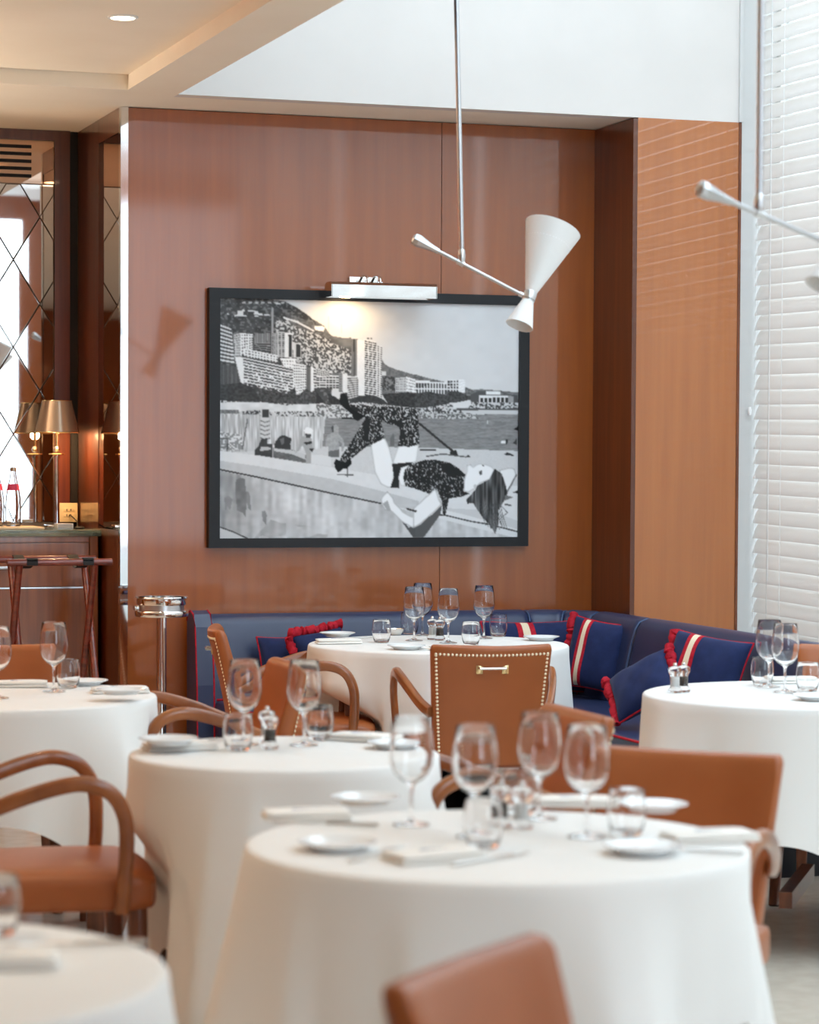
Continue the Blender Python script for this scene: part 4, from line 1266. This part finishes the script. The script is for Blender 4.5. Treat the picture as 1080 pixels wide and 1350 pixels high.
    poly(4, [(180, 760), (215, 740), (255, 750), (262, 820), (272, 900), (268, 1000), (262, 1090), (235, 1050), (190, 1030), (182, 950), (172, 880)], 0.44 + 0.10 * n2); poly(4, [(270, 860), (290, 870), (300, 900), (308, 1030), (285, 1010), (272, 960)], 0.50 + 0.06 * n2)
    poly(4, [(80, 920), (120, 900), (150, 930), (130, 1030), (105, 990), (90, 1040)], 0.53 + 0.06 * n2); poly(4, [(400, 1040), (430, 1030), (445, 1070), (440, 1160), (410, 1120)], 0.52 + 0.06 * n2)
    m = inside(tr(4, [(480, 1110), (560, 1140), (760, 1160), (1000, 1200), (960, 1285), (330, 1285), (400, 1200)])); I[m] -= (0.16 * (n4 > 0.45) * n2)[m]
    poly(4, [(40, 1175), (260, 1275), (40, 1300)], 0.80); path(4, [(40, 1178), (160, 1222), (275, 1278)], 0.7, 0.22)
    poly(0, [(494, 664), (560, 668), (640, 672), (690, 690), (690, 700), (600, 676), (545, 665)], 0.80)
    path(6, [(180, 1080), (265, 1085), (480, 1135), (640, 1160), (890, 1222)], 0.7, 0.16)
    # things on the sand
    path(6, [(40, 310), (150, 400), (260, 490), (330, 545)], 1.4, 0.2); poly(6, [(300, 545), (355, 530), (370, 575), (300, 580)], 0.18)
    path(6, [(100, 585), (240, 565), (440, 590)], 0.8, 0.35); poly(6, [(440, 590), (460, 570), (475, 590)], 0.2); poly(6, [(770, 570), (800, 550), (855, 572), (855, 580)], 0.2)
    path(6, [(45, 530), (175, 532)], 0.8, 0.2); poly(6, [(745, 455), (790, 450), (790, 472), (745, 472)], 0.9); poly(6, [(785, 440), (805, 440), (800, 480), (785, 480)], 0.2); poly(6, [(850, 470), (885, 430), (885, 490)], 0.25)
    poly(6, [(860, 355), (905, 320), (905, 370)], 0.08); poly(5, [(625, 430), (650, 390), (662, 430), (660, 500), (620, 500)], 0.42)
    # the reclining figure: skin first, then stockings and lace
    skin, dk = 0.91, 0.15
    lace = np.where(smooth(1.0, 1.6) + 0.25 * smooth(4, 5) > 0.80, 0.72, dk)
    lace2 = np.where(smooth(1.0, 1.8) + 0.25 * smooth(4, 5) > 0.78, 0.78, dk)
    shade(5, [(690, 500), (870, 485), (850, 630), (820, 640), (700, 660), (640, 645)], 0.70, 0.94)
    shade(5, [(455, 480), (520, 440), (580, 430), (620, 520), (660, 680), (655, 850), (600, 850), (540, 820), (490, 720)], 0.66, 0.95, 7)
    poly(5, [(640, 650), (820, 635), (790, 660), (720, 680), (695, 760), (700, 855), (625, 850), (655, 760)], dk)
    shade(5, [(715, 680), (800, 655), (745, 720), (745, 800), (752, 840), (710, 830), (692, 770)], 0.74, 0.94, 3)
    poly(5, [(195, 640), (210, 590), (290, 470), (400, 290), (420, 240), (540, 290), (560, 350), (580, 430), (460, 490), (455, 480), (400, 520), (280, 620), (215, 660)], lace)
    poly(5, [(400, 290), (460, 260), (440, 420), (400, 470)], dk)
    poly(5, [(150, 640), (165, 612), (195, 625), (240, 640), (290, 610), (295, 650), (255, 690), (225, 690), (185, 725), (160, 690)], 0.07)
    path(5, [(262, 680), (258, 762)], 0.5, 0.1); path(5, [(175, 740), (310, 745)], 0.7, 0.35)
    poly(5, [(265, 145), (340, 155), (480, 165), (640, 168), (800, 175), (850, 200), (865, 280), (872, 480), (790, 505), (690, 500), (720, 330), (650, 320), (560, 300), (430, 240), (380, 270), (330, 260)], lace2)
    poly(5, [(640, 300), (720, 270), (720, 400), (700, 340)], dk)
    poly(5, [(195, 130), (205, 70), (230, 52), (255, 80), (270, 130), (300, 190), (400, 240), (420, 240), (350, 290), (310, 270), (300, 230), (220, 165)], 0.10)
    path(5, [(215, 265), (305, 266)], 0.5, 0.1)
    poly(5, [(750, 700), (800, 650), (964, 610), (964, 900), (860, 860), (755, 840), (735, 770)], np.where(smooth(1.1, 2.2) + 0.3 * smooth(5, 5) > 0.86, 0.75, dk))
    poly(6, [(0, 640), (90, 615), (160, 612), (300, 640), (380, 690), (440, 745), (420, 800), (415, 880), (470, 900), (400, 925), (290, 940), (260, 1080), (240, 1080), (230, 960), (200, 900), (170, 850), (125, 905), (60, 880), (0, 860)], np.where(smooth(1.1, 1.6) + 0.3 * smooth(5, 5) > 0.90, 0.70, dk))
    poly(6, [(200, 640), (300, 645), (440, 745), (300, 760)], dk)
    # arm along the wall with its shadow
    poly(5, [(640, 1030), (700, 1080), (780, 1190), (964, 1090), (964, 1200), (900, 1275), (820, 1275), (730, 1150)], 0.34); poly(6, [(0, 1190), (120, 1100), (230, 1000), (215, 1080), (70, 1275), (0, 1275)], 0.36)
    shade(5, [(540, 950), (560, 920), (600, 880), (650, 940), (660, 980), (740, 1060), (815, 1100), (860, 1040), (940, 940), (1000, 900), (1030, 860), (1040, 905), (1060, 970), (964, 1085), (880, 1165), (820, 1195), (720, 1140), (630, 1050), (580, 1040), (555, 1000)], 0.62, 0.95, 6)
    shade(6, [(-20, 1030), (60, 955), (125, 900), (172, 850), (195, 910), (205, 950), (230, 990), (130, 1085), (40, 1160), (-20, 1195)], 0.62, 0.95, 6)
    poly(5, [(560, 985), (600, 960), (630, 1050), (600, 1050)], 0.66); poly(5, [(755, 1020), (850, 1045), (840, 1058), (770, 1040)], 0.2)
    # head, hair, other arm
    shade(6, [(730, 700), (800, 682), (860, 684), (880, 740), (830, 850), (790, 890), (720, 800)], 0.60, 0.92); path(6, [(880, 740), (800, 880)], 0.8, 0.4)
    shade(6, [(415, 880), (425, 760), (448, 710), (445, 660), (480, 650), (500, 680), (520, 660), (545, 645), (610, 650), (660, 670), (690, 700), (650, 780), (560, 810), (530, 850), (460, 890)], 0.68, 0.95, 6)
    poly(6, [(440, 950), (520, 870), (540, 830), (640, 780), (690, 690), (750, 730), (785, 830), (800, 900), (770, 960), (720, 1040), (720, 1160), (690, 1240), (650, 1170), (590, 1110), (540, 1040), (500, 980), (450, 985)], 0.16 + 0.50 * np.clip(smooth(1.6, 20) - 0.25, 0, 1))
    for k in range(12):
        x0 = 560 + 16 * k; path(6, [(x0, 980), (x0 + 20, 1080), (x0 + 50 + 6 * (k % 3), 1170 + 10 * (k % 4))], 0.35, 0.3)
    path(6, [(780, 990), (830, 1000)], 0.9, 0.3); path(6, [(740, 1000), (800, 1060), (730, 1120)], 0.4, 0.4); poly(6, [(780, 910), (850, 930), (770, 960)], 0.45)
    poly(6, [(550, 715), (575, 700), (580, 735), (560, 745)], 0.35); poly(6, [(580, 655), (600, 665), (615, 655), (585, 672)], 0.3); poly(6, [(505, 825), (530, 820), (528, 850), (508, 850)], 0.78)
    poly(6, [(845, 890), (900, 870), (900, 898)], 0.15)
    K = np.pad(I, 1, mode='edge')
    I = 0.4 * I + 0.1 * (K[:-2, 1:-1] + K[2:, 1:-1] + K[1:-1, :-2] + K[1:-1, 2:]) + 0.05 * (K[:-2, :-2] + K[2:, 2:] + K[:-2, 2:] + K[2:, :-2])
    return np.clip(0.5 + 1.06 * (I - 0.5), 0.03, 0.97)


tone = paint_print()
xs_ = np.linspace(ix0 - 0.002, ix1 + 0.002, PW); zs_ = np.linspace(iz1 + 0.002, iz0 - 0.002, PH)
gx_, gz_ = np.meshgrid(xs_, zs_)
co = np.stack([gx_ - (PX0 + PX1) / 2, np.full_like(gx_, PYF + 0.012 - WALL_Y), gz_ - PZ0], -1).reshape(-1, 3)
ii = np.arange(PW * PH).reshape(PH, PW)
quads = np.stack([ii[:-1, :-1], ii[1:, :-1], ii[1:, 1:], ii[:-1, 1:]], -1).reshape(-1, 4)
me = bpy.data.meshes.new('print')
me.vertices.add(len(co)); me.vertices.foreach_set('co', co.ravel())
me.loops.add(quads.size); me.loops.foreach_set('vertex_index', quads.ravel())
me.polygons.add(len(quads)); me.polygons.foreach_set('loop_start', np.arange(0, quads.size, 4))
me.update(calc_edges=True)
att = me.color_attributes.new('tone', 'FLOAT_COLOR', 'POINT')
g_ = tone.ravel(); g_ = np.where(g_ <= 0.04045, g_ / 12.92, ((g_ + 0.055) / 1.055) ** 2.4)
att.data.foreach_set('color', np.stack([g_ * 0.98, g_ * 0.99, g_ * 1.02, np.ones_like(g_)], -1).ravel())
me.materials.append(M['print'])
po = bpy.data.objects.new('print', me); col.objects.link(po); po.parent = pic
po['label'] = 'black and white beach photograph'
MB().box(PX0 + 0.01, PX1 - 0.01, PYF + 0.016, WALL_Y - 0.002, PZ0 + 0.01, PZ1 - 0.01).xf(pc).obj('backing_board', M['frame_black'], pic, False)


# ------------------------------------------------------------------ picture lamp
pl = on_y(503, 386, WALL_Y - 0.16)
lamp = thing('picture_lamp', 'chrome picture lamp with a long hood over the framed picture', 'lamp', (pl.x, WALL_Y, pl.z))
HL = 0.232
hood = [(-0.205, 0.028), (-0.19, 0.040), (-0.125, 0.040), (-0.105, 0.028), (-0.10, -0.022), (-0.104, -0.022), (-0.109, 0.026), (-0.127, 0.036), (-0.188, 0.036), (-0.201, 0.026), (-0.201, -0.022), (-0.205, -0.022)]
m = MB(); n_ = len(hood)
m.add([(x, y, z) for x in (-HL, HL) for y, z in hood], [(k, (k + 1) % n_, n_ + (k + 1) % n_, n_ + k) for k in range(n_)])
hd = m.obj('hood', M['chrome'], lamp, False)
for x in (-HL, HL):
    e = MB(); q = [(-0.205, -0.022), (-0.205, 0.028), (-0.19, 0.040), (-0.125, 0.040), (-0.105, 0.028), (-0.10, -0.022)]
    e.add([(x - 0.002, y, z) for y, z in q] + [(x + 0.002, y, z) for y, z in q], [tuple(range(6)), tuple(range(11, 5, -1))] + [(k, (k + 1) % 6, 6 + (k + 1) % 6, 6 + k) for k in range(6)])
    e.obj('hood_end', M['chrome'], lamp, False)
MB().rbox(-0.10, 0.03, -0.02, -0.001, 0.02, 0.075, 0.004, 2).obj('wall_plate', M['chrome'], lamp)
for x in (-0.055, 0.0):
    MB().tube(catmull([(x, -0.015, 0.05), (x, -0.07, 0.075), (x, -0.13, 0.068), (x, -0.15, 0.04)], 5), 0.006, 10).obj('swan_arm', M['chrome'], lamp)
MB().tube([(0.03, -0.012, 0.052), (0.05, -0.012, 0.052)], 0.007, 10).obj('knob', M['chrome'], lamp)
MB().tube([(-0.19, -0.15, 0.008), (-0.08, -0.15, 0.008)], 0.010, 12, up=(0, 1, 0)).obj('bulb', M['bulb'], lamp)
spot('picture_lamp_beam', (pl.x - 0.13, WALL_Y - 0.15, pl.z - 0.012), (pl.x - 0.13, WALL_Y - 0.02, pl.z - 0.16), 2.8, (1.0, 0.66, 0.34), 150, 0.9, 0.03)


# ------------------------------------------------------------------ pendant lamps
def make_pendant(rod_top, sl, turn=0.0):
    """origin at the swivel joint; local X along the arm's plan direction"""
    t = thing('pendant_lamp', 'x', 'lamp')
    MB().tube([(0.0, 0, 0.03), (0, 0, rod_top)], 0.0085, 14).obj('rod', M['alu'], t)
    MB().lathe([(0, 0), (0.006, 0.0), (0.011, 0.012), (0.0125, 0.03), (0.011, 0.046), (0.0085, 0.05), (0, 0.05)], 16).obj('joint', M['satin_metal'], t)
    MB().lathe([(0, rod_top - 0.0), (0.05, rod_top), (0.05, rod_top - 0.012), (0.02, rod_top - 0.03), (0.0, rod_top - 0.03)], 24).obj('ceiling_cup', M['alu'], t)
    a0, a1 = Vector((-0.085, 0, 0.085 * sl + 0.004)), Vector((0.205, 0, -0.205 * sl + 0.004))
    ax = (a1 - a0).normalized()
    MB().tube([a0, a1], 0.0062, 12).obj('arm', M['alu'], t)
    MB().tube([a0 + ax * 0.08, a0 + ax * 0.104], 0.0095, 12).obj('clamp', M['satin_metal'], t)
    # faceted counterweight handle
    h0 = a0
    MB().tube([h0 + ax * 0.012, h0 - ax * 0.02, h0 - ax * 0.062, h0 - ax * 0.078, h0 - ax * 0.084], [0.0085, 0.012, 0.0205, 0.019, 0.010], 8, up=(0, 1, 0)).obj('counterweight', M['alu'], t, False)
    MB().tube([a1 - ax * 0.022, a1], 0.009, 12).obj('arm_end', M['satin_metal'], t)
    # double cone shade, tilted in the arm's plane
    d = Matrix.Rotation(turn, 3, 'Z') @ Vector((0.34, 0.30, 0.90)).normalized()       # towards the wide mouth
    cc = a1 + Vector((0.014, 0, 0.0))
    Mx = Matrix.Translation(cc) @ d.to_track_quat('Z', 'Y').to_matrix().to_4x4()
    big = MB().lathe([(0.0185, 0.012), (0.0945, 0.252), (0.0930, 0.2525), (0.017, 0.0125)], 48, closed=True).xf(Mx).obj('wide_shade', M['white_shade'], t, True, 50)
    MB().lathe([(0.0185, -0.014), (0.0460, -0.108), (0.0445, -0.1085), (0.0170, -0.0145)], 40, closed=True).xf(Mx).obj('narrow_shade', M['white_shade'], t, True, 50)
    MB().lathe([(0, -0.016), (0.0205, -0.016), (0.0215, -0.012), (0.0215, 0.012), (0.0205, 0.016), (0, 0.016)], 32).xf(Mx).obj('collar', M['satin_metal'], t)
    MB().lathe([(0.0217, -0.0135), (0.0225, -0.0125), (0.0217, -0.0115)], 32, closed=True).xf(Mx).obj('collar_ring', M['frame_black'], t)
    dots = MB()
    rr = 0.0185 + (0.0945 - 0.0185) * (0.195 - 0.012) / 0.24
    for k in range(44):
        a = 2 * math.pi * k / 44
        o_ = len(dots.v)
        dots.lathe([(0, 0.0006), (0.0017, 0.0004), (0.0017, -0.0004), (0, -0.0006)], 8)
        Q = Matrix.Translation((rr * math.cos(a), rr * math.sin(a), 0.195)) @ Matrix.Rotation(a, 4, 'Z') @ Matrix.Rotation(math.radians(90 - 17.6), 4, 'Y')
        for i in range(o_, len(dots.v)): dots.v[i] = tuple(Q @ Vector(dots.v[i]))
    po = dots.xf(Mx).obj('perforations', M['downlight_dot'], t); po['kind'] = 'stuff'
    return t


M['downlight_dot'] = pmat('pierced_dots', lin(252, 252, 252), 0.5)
d1 = ray(609, 349); j1 = Vector((0, 0, CAM_H)) + d1 * 8.5
d2 = ray(1001, 284); j2 = Vector((0, 0, CAM_H)) + d2 * 6.0
PEND = Proto(make_pendant(ROOF_Z - 0.12 - j1.z, 0.545))     # the arm falls 0.545 per metre of run
p_ = PEND.at(j1, YAW, 'white double cone pendant lamp hanging before the picture', 'pendant lamps under the roof light')
p_.rotation_euler = (0, math.radians(-1.5), YAW)
p_ = Proto(make_pendant(ROOF_Z - 0.12 - j2.z, 0.315, -0.44)).at(j2, YAW, 'pendant lamp at the right edge in front of the blind', 'pendant lamps under the roof light')
p_.rotation_euler = (0, 0, YAW + 0.44)

# ------------------------------------------------------------------ sideboard and what stands on it
SBY = 11.05
sb = thing('sideboard', 'wooden sideboard under the mirrors in the niche', 'sideboard', (1.4, SBY, 0))
sx = lambda m: m.xf(Matrix.Translation((-1.4, -SBY, 0)))
sx(MB().box(0.44, 2.272, SBY + 0.012, NB - 0.02, 0.03, 1.124)).obj('body', M['cabinet'], sb, False)
sx(MB().rbox(2.236, 2.272, SBY, SBY + 0.012, 0.03, 1.122, 0.002, 2)).obj('stile', M['cabinet'], sb, False)
sx(MB().rbox(0.44, 2.233, SBY, SBY + 0.012, 1.098, 1.122, 0.002, 2)).obj('top_rail', M['cabinet'], sb, False)
for x0, x1 in ((1.34, 2.232), (0.44, 1.336)):
    sx(MB().rbox(x0, x1, SBY - 0.002, SBY + 0.012, 0.908, 1.095, 0.002, 2)).obj('drawer', M['cabinet'], sb, False)
    sx(MB().rbox(x0, x1, SBY - 0.002, SBY + 0.012, 0.06, 0.900, 0.002, 2)).obj('door', M['cabinet'], sb, False)
    sx(MB().box(x0, x1, SBY - 0.004, SBY + 0.010, 0.901, 0.9065)).obj('metal_inlay', M['satin_metal'], sb, False)
sx(MB().rbox(1.81, 1.89, SBY - 0.014, SBY - 0.002, 0.985, 0.997, 0.002, 2)).obj('drawer_pull', M['satin_metal'], sb)
gt = MB().rbox(0.43, 2.284, SBY - 0.012, NB - 0.016, 1.1245, 1.150, 0.002, 2).obj('glass_top', M['greenglass'], None)
tag(gt, 'thick green edged glass sheet lying on the sideboard', 'glass top')
GZ = 1.1505


def table_lamp(x, y, label):
    t = thing('table_lamp', label, 'lamp', (x, y, GZ))
    MB().rbox(-0.05, 0.05, -0.05, 0.05, 0, 0.016, 0.004, 2).obj('base', M['chrome'], t)
    MB().lathe([(0, 0.016), (0.011, 0.016), (0.0095, 0.03), (0.0095, 0.305), (0.013, 0.31), (0.013, 0.32), (0, 0.32)], 20).obj('stem', M['chrome'], t)
    MB().lathe([(0, 0.322), (0.034, 0.323), (0.036, 0.326), (0.034, 0.329), (0, 0.33)], 32).obj('glass_disc', M['brass'], t)
    MB().lathe([(0, 0.333), (0.010, 0.336), (0.015, 0.348), (0.010, 0.360), (0, 0.363)], 24).obj('ball', M['chrome'], t)
    MB().tube([(0, 0, 0.36), (0, 0, 0.45)], 0.007, 12).obj('candle', M['brass'], t)
    MB().lathe([(0, 0.45), (0.012, 0.455), (0.018, 0.475), (0.012, 0.50), (0, 0.51)], 20).obj('bulb', M['bulb'], t)
    s = MB().lathe([(0.098, 0.420), (0.064, 0.560), (0.0625, 0.560), (0.0965, 0.420)], 48, closed=True).obj('shade', M['bronze'], t, True, 50)
    for r_, z_ in ((0.097, 0.421), (0.0633, 0.559)):
        MB().tube([(r_ * math.cos(a * math.pi / 24), r_ * math.sin(a * math.pi / 24), z_) for a in range(48)], 0.002, 6, loop=True).obj('rim', M['brass'], s)
    point('table_lamp_glow', (x, y, GZ + 0.412), 13, (1.0, 0.62, 0.30), 0.02)
    return t


table_lamp(2.144, 11.32, 'slim table lamp with a bronze cone shade on the sideboard')


def bottle(x, y, label):
    t = thing('water_bottle', label, 'bottle', (x, y, GZ), 0, 'water bottles on the sideboard')
    MB().lathe([(0, 0.0), (0.030, 0.0), (0.034, 0.004), (0.0345, 0.09), (0.033, 0.12), (0.026, 0.165), (0.0165, 0.205), (0.0130, 0.235), (0.0128, 0.246), (0.0112, 0.246), (0.0114, 0.235), (0.0148, 0.205), (0.0242, 0.165), (0.0312, 0.12), (0.0327, 0.09), (0.0322, 0.008), (0.028, 0.005), (0, 0.005)], 32).obj('glass_body', M['glass'], t)
    MB().lathe([(0.0235, 0.183), (0.0258, 0.168), (0.0288, 0.156), (0.0283, 0.156), (0.0254, 0.168), (0.0230, 0.183)], 32, closed=True).obj('neck_label', M['water_pink'], t)
    MB().lathe([(0, 0.256), (0.0135, 0.255), (0.0145, 0.246), (0.0145, 0.238), (0.0138, 0.238), (0.0138, 0.247), (0, 0.247)], 24).obj('cap', M['bronze'], t)
    return t


bottle(1.938, 11.24, 'clear water bottle with pink neck label on the sideboard')
bottle(1.872, 11.28, 'clear water bottle cut by the left edge on the sideboard')
tr = MB().rbox(1.62, 2.05, 11.10, 11.36, GZ, GZ + 0.012, 0.005, 2).obj('serving_tray', M['cork_tray'], None); tag(tr, 'pale flat tray in front of the bottles on the sideboard', 'tray')
for o in [o for o in bpy.data.objects if o.name.startswith('water_bottle')]: o.location.z = GZ + 0.0125
bx = thing('card_box', 'small white box with blue lid at the foot of the table lamp', 'box', (2.145, 11.17, GZ), 0.1)
MB().rbox(-0.036, 0.036, -0.03, 0.03, 0, 0.026, 0.003, 2).obj('tray', M['porcelain'], bx)
MB().rbox(-0.034, 0.03, -0.031, -0.0295, 0.006, 0.024, 0.0005, 1).obj('blue_front', M['window_frame'], bx)
bt = MB().lathe([(0, 0), (0.02, 0), (0.022, 0.006), (0.016, 0.012), (0, 0.013)], 20).obj('black_button', M['cord'], None); bt.location = (2.225, 11.22, GZ)
tag(bt, 'small black round puck on the sideboard glass', 'puck')


def socket(label, M4):
    t = thing('wall_socket', label, 'socket')
    t.matrix_world = M4
    MB().rbox(-0.041, 0.041, -0.009, 0.0, -0.043, 0.043, 0.003, 2).obj('plate', M['socket'], t)
    for z in (-0.012, 0.012):
        MB().rbox(-0.024, 0.024, -0.0105, -0.008, z - 0.008, z + 0.008, 0.001, 2).obj('outlet', M['socket'], t)
        for x in (-0.009, 0.009): MB().box(x - 0.002, x + 0.002, -0.0112, -0.0100, z - 0.005, z + 0.005).obj('slot', M['socket_dark'], t, False)
    return t


socket('cream double socket on the niche back wall beside the lamp stem', Matrix.Translation((2.243, NB - 0.0125, 1.215)))
a_, e_ = Vector((2.245, NB - 0.022, 1.20)), Vector((2.232, 11.30, GZ + 0.004))
tag(MB().tube(catmull([a_, a_ + Vector((0, -0.03, 0.004)), (a_ + e_) / 2 + Vector((0.012, -0.02, 0.0)), e_, e_ + Vector((-0.01, -0.05, 0))], 6), 0.0028, 8).obj('power_cable', M['cord'], None), 'black cable plugged into the socket above the sideboard', 'cable')
v = thing('air_vent', 'black slotted air vent in the mirror band above the niche', 'vent', (1.70, NB, 2.782))
for k in range(5): MB().rbox(-0.40, 0.378, -0.004, 0.001, 0.062 - 0.0325 * k - 0.0075, 0.062 - 0.0325 * k + 0.0075, 0.001, 1).obj('slot', M['vent'], v)


def tray_stand(x, y, label):
    t = thing('folding_tray_stand', label, 'stand', (x, y, 0), 0, 'folding tray stands before the sideboard')
    zt, s, sb_, w = 1.035, 0.165, 0.36, 0.215
    for sg in (-1, 1):
        MB().tube([(-w, sg * s, zt), (w, sg * s, zt)], 0.0145, 14, up=(0, 1, 0)).obj('top_bar', M['redwood'], t)
        for sx_ in (-1, 1):
            xo = sx_ * (w - 0.06) + sg * 0.011
            MB().tube([(xo, sg * s, zt - 0.008), (xo, -sg * sb_, 0.0)], [0.0150, 0.0150], 12, up=(1, 0, 0)).obj('leg', M['redwood'], t)
        MB().tube([(-(w - 0.06) , -sg * (sb_ - 0.17 * (s + sb_) / zt), 0.17), (w - 0.06, -sg * (sb_ - 0.17 * (s + sb_) / zt), 0.17)], 0.009, 10, up=(0, 1, 0)).obj('stretcher', M['redwood'], t)
    for xs in (-0.115, 0.115):
        P = [(xs, -s - 0.018, zt - 0.012), (xs, -s - 0.012, zt + 0.014), (xs, -s + 0.02, zt + 0.012), (xs, 0, zt - 0.03), (xs, s - 0.02, zt + 0.012), (xs, s + 0.012, zt + 0.014), (xs, s + 0.018, zt - 0.012)]
        MB().sweep(catmull(P, 5), [(0.022, 0.0012), (-0.022, 0.0012), (-0.022, -0.0012), (0.022, -0.0012)]).obj('strap', M['strap'], t)
    return t


a_ = on_y(79, 738, 10.50)
tray_stand(a_.x, 10.665, 'dark red folding tray stand with black straps in front of the sideboard')
tray_stand(a_.x - 0.47, 10.665, 'folding tray stand cut by the left edge before the sideboard')

# chrome wine cooler stand
st = on_y(213, 800, 10.22)
t = thing('wine_cooler_stand', 'chrome pedestal stand with rings beside the panelled wall', 'stand', (st.x, 10.22, 0))
MB().lathe([(0, 0), (0.13, 0), (0.132, 0.01), (0.09, 0.02), (0.03, 0.035), (0, 0.036)], 40).obj('base', M['chrome'], t)
MB().lathe([(0, 0.03), (0.020, 0.03), (0.020, 0.83), (0, 0.83)], 24).obj('pole', M['chrome'], t)
MB().lathe([(0, 0.826), (0.105, 0.826), (0.108, 0.83), (0.108, 0.846), (0.105, 0.85), (0, 0.85)], 48).obj('lower_dish', M['chrome'], t)
MB().lathe([(0.085, 0.85), (0.092, 0.85), (0.092, 0.872), (0.085, 0.872)], 48, closed=True).obj('neck_ring', M['satin_metal'], t)
MB().lathe([(0.088, 0.872), (0.098, 0.873), (0.100, 0.88), (0.100, 0.898), (0.108, 0.902), (0.106, 0.906), (0.094, 0.904), (0.094, 0.878), (0.088, 0.876)], 48, closed=True).obj('rim_ring', M['chrome'], t)
MB().lathe([(0, 0.852), (0.09, 0.852), (0.09, 0.874), (0, 0.874)], 40).obj('inner_dish', M['satin_metal'], t)
kn = MB().tube([(-0.10, -0.02, 0.862), (-0.118, -0.024, 0.862)], 0.010, 12).obj('side_knob', M['chrome'], t)
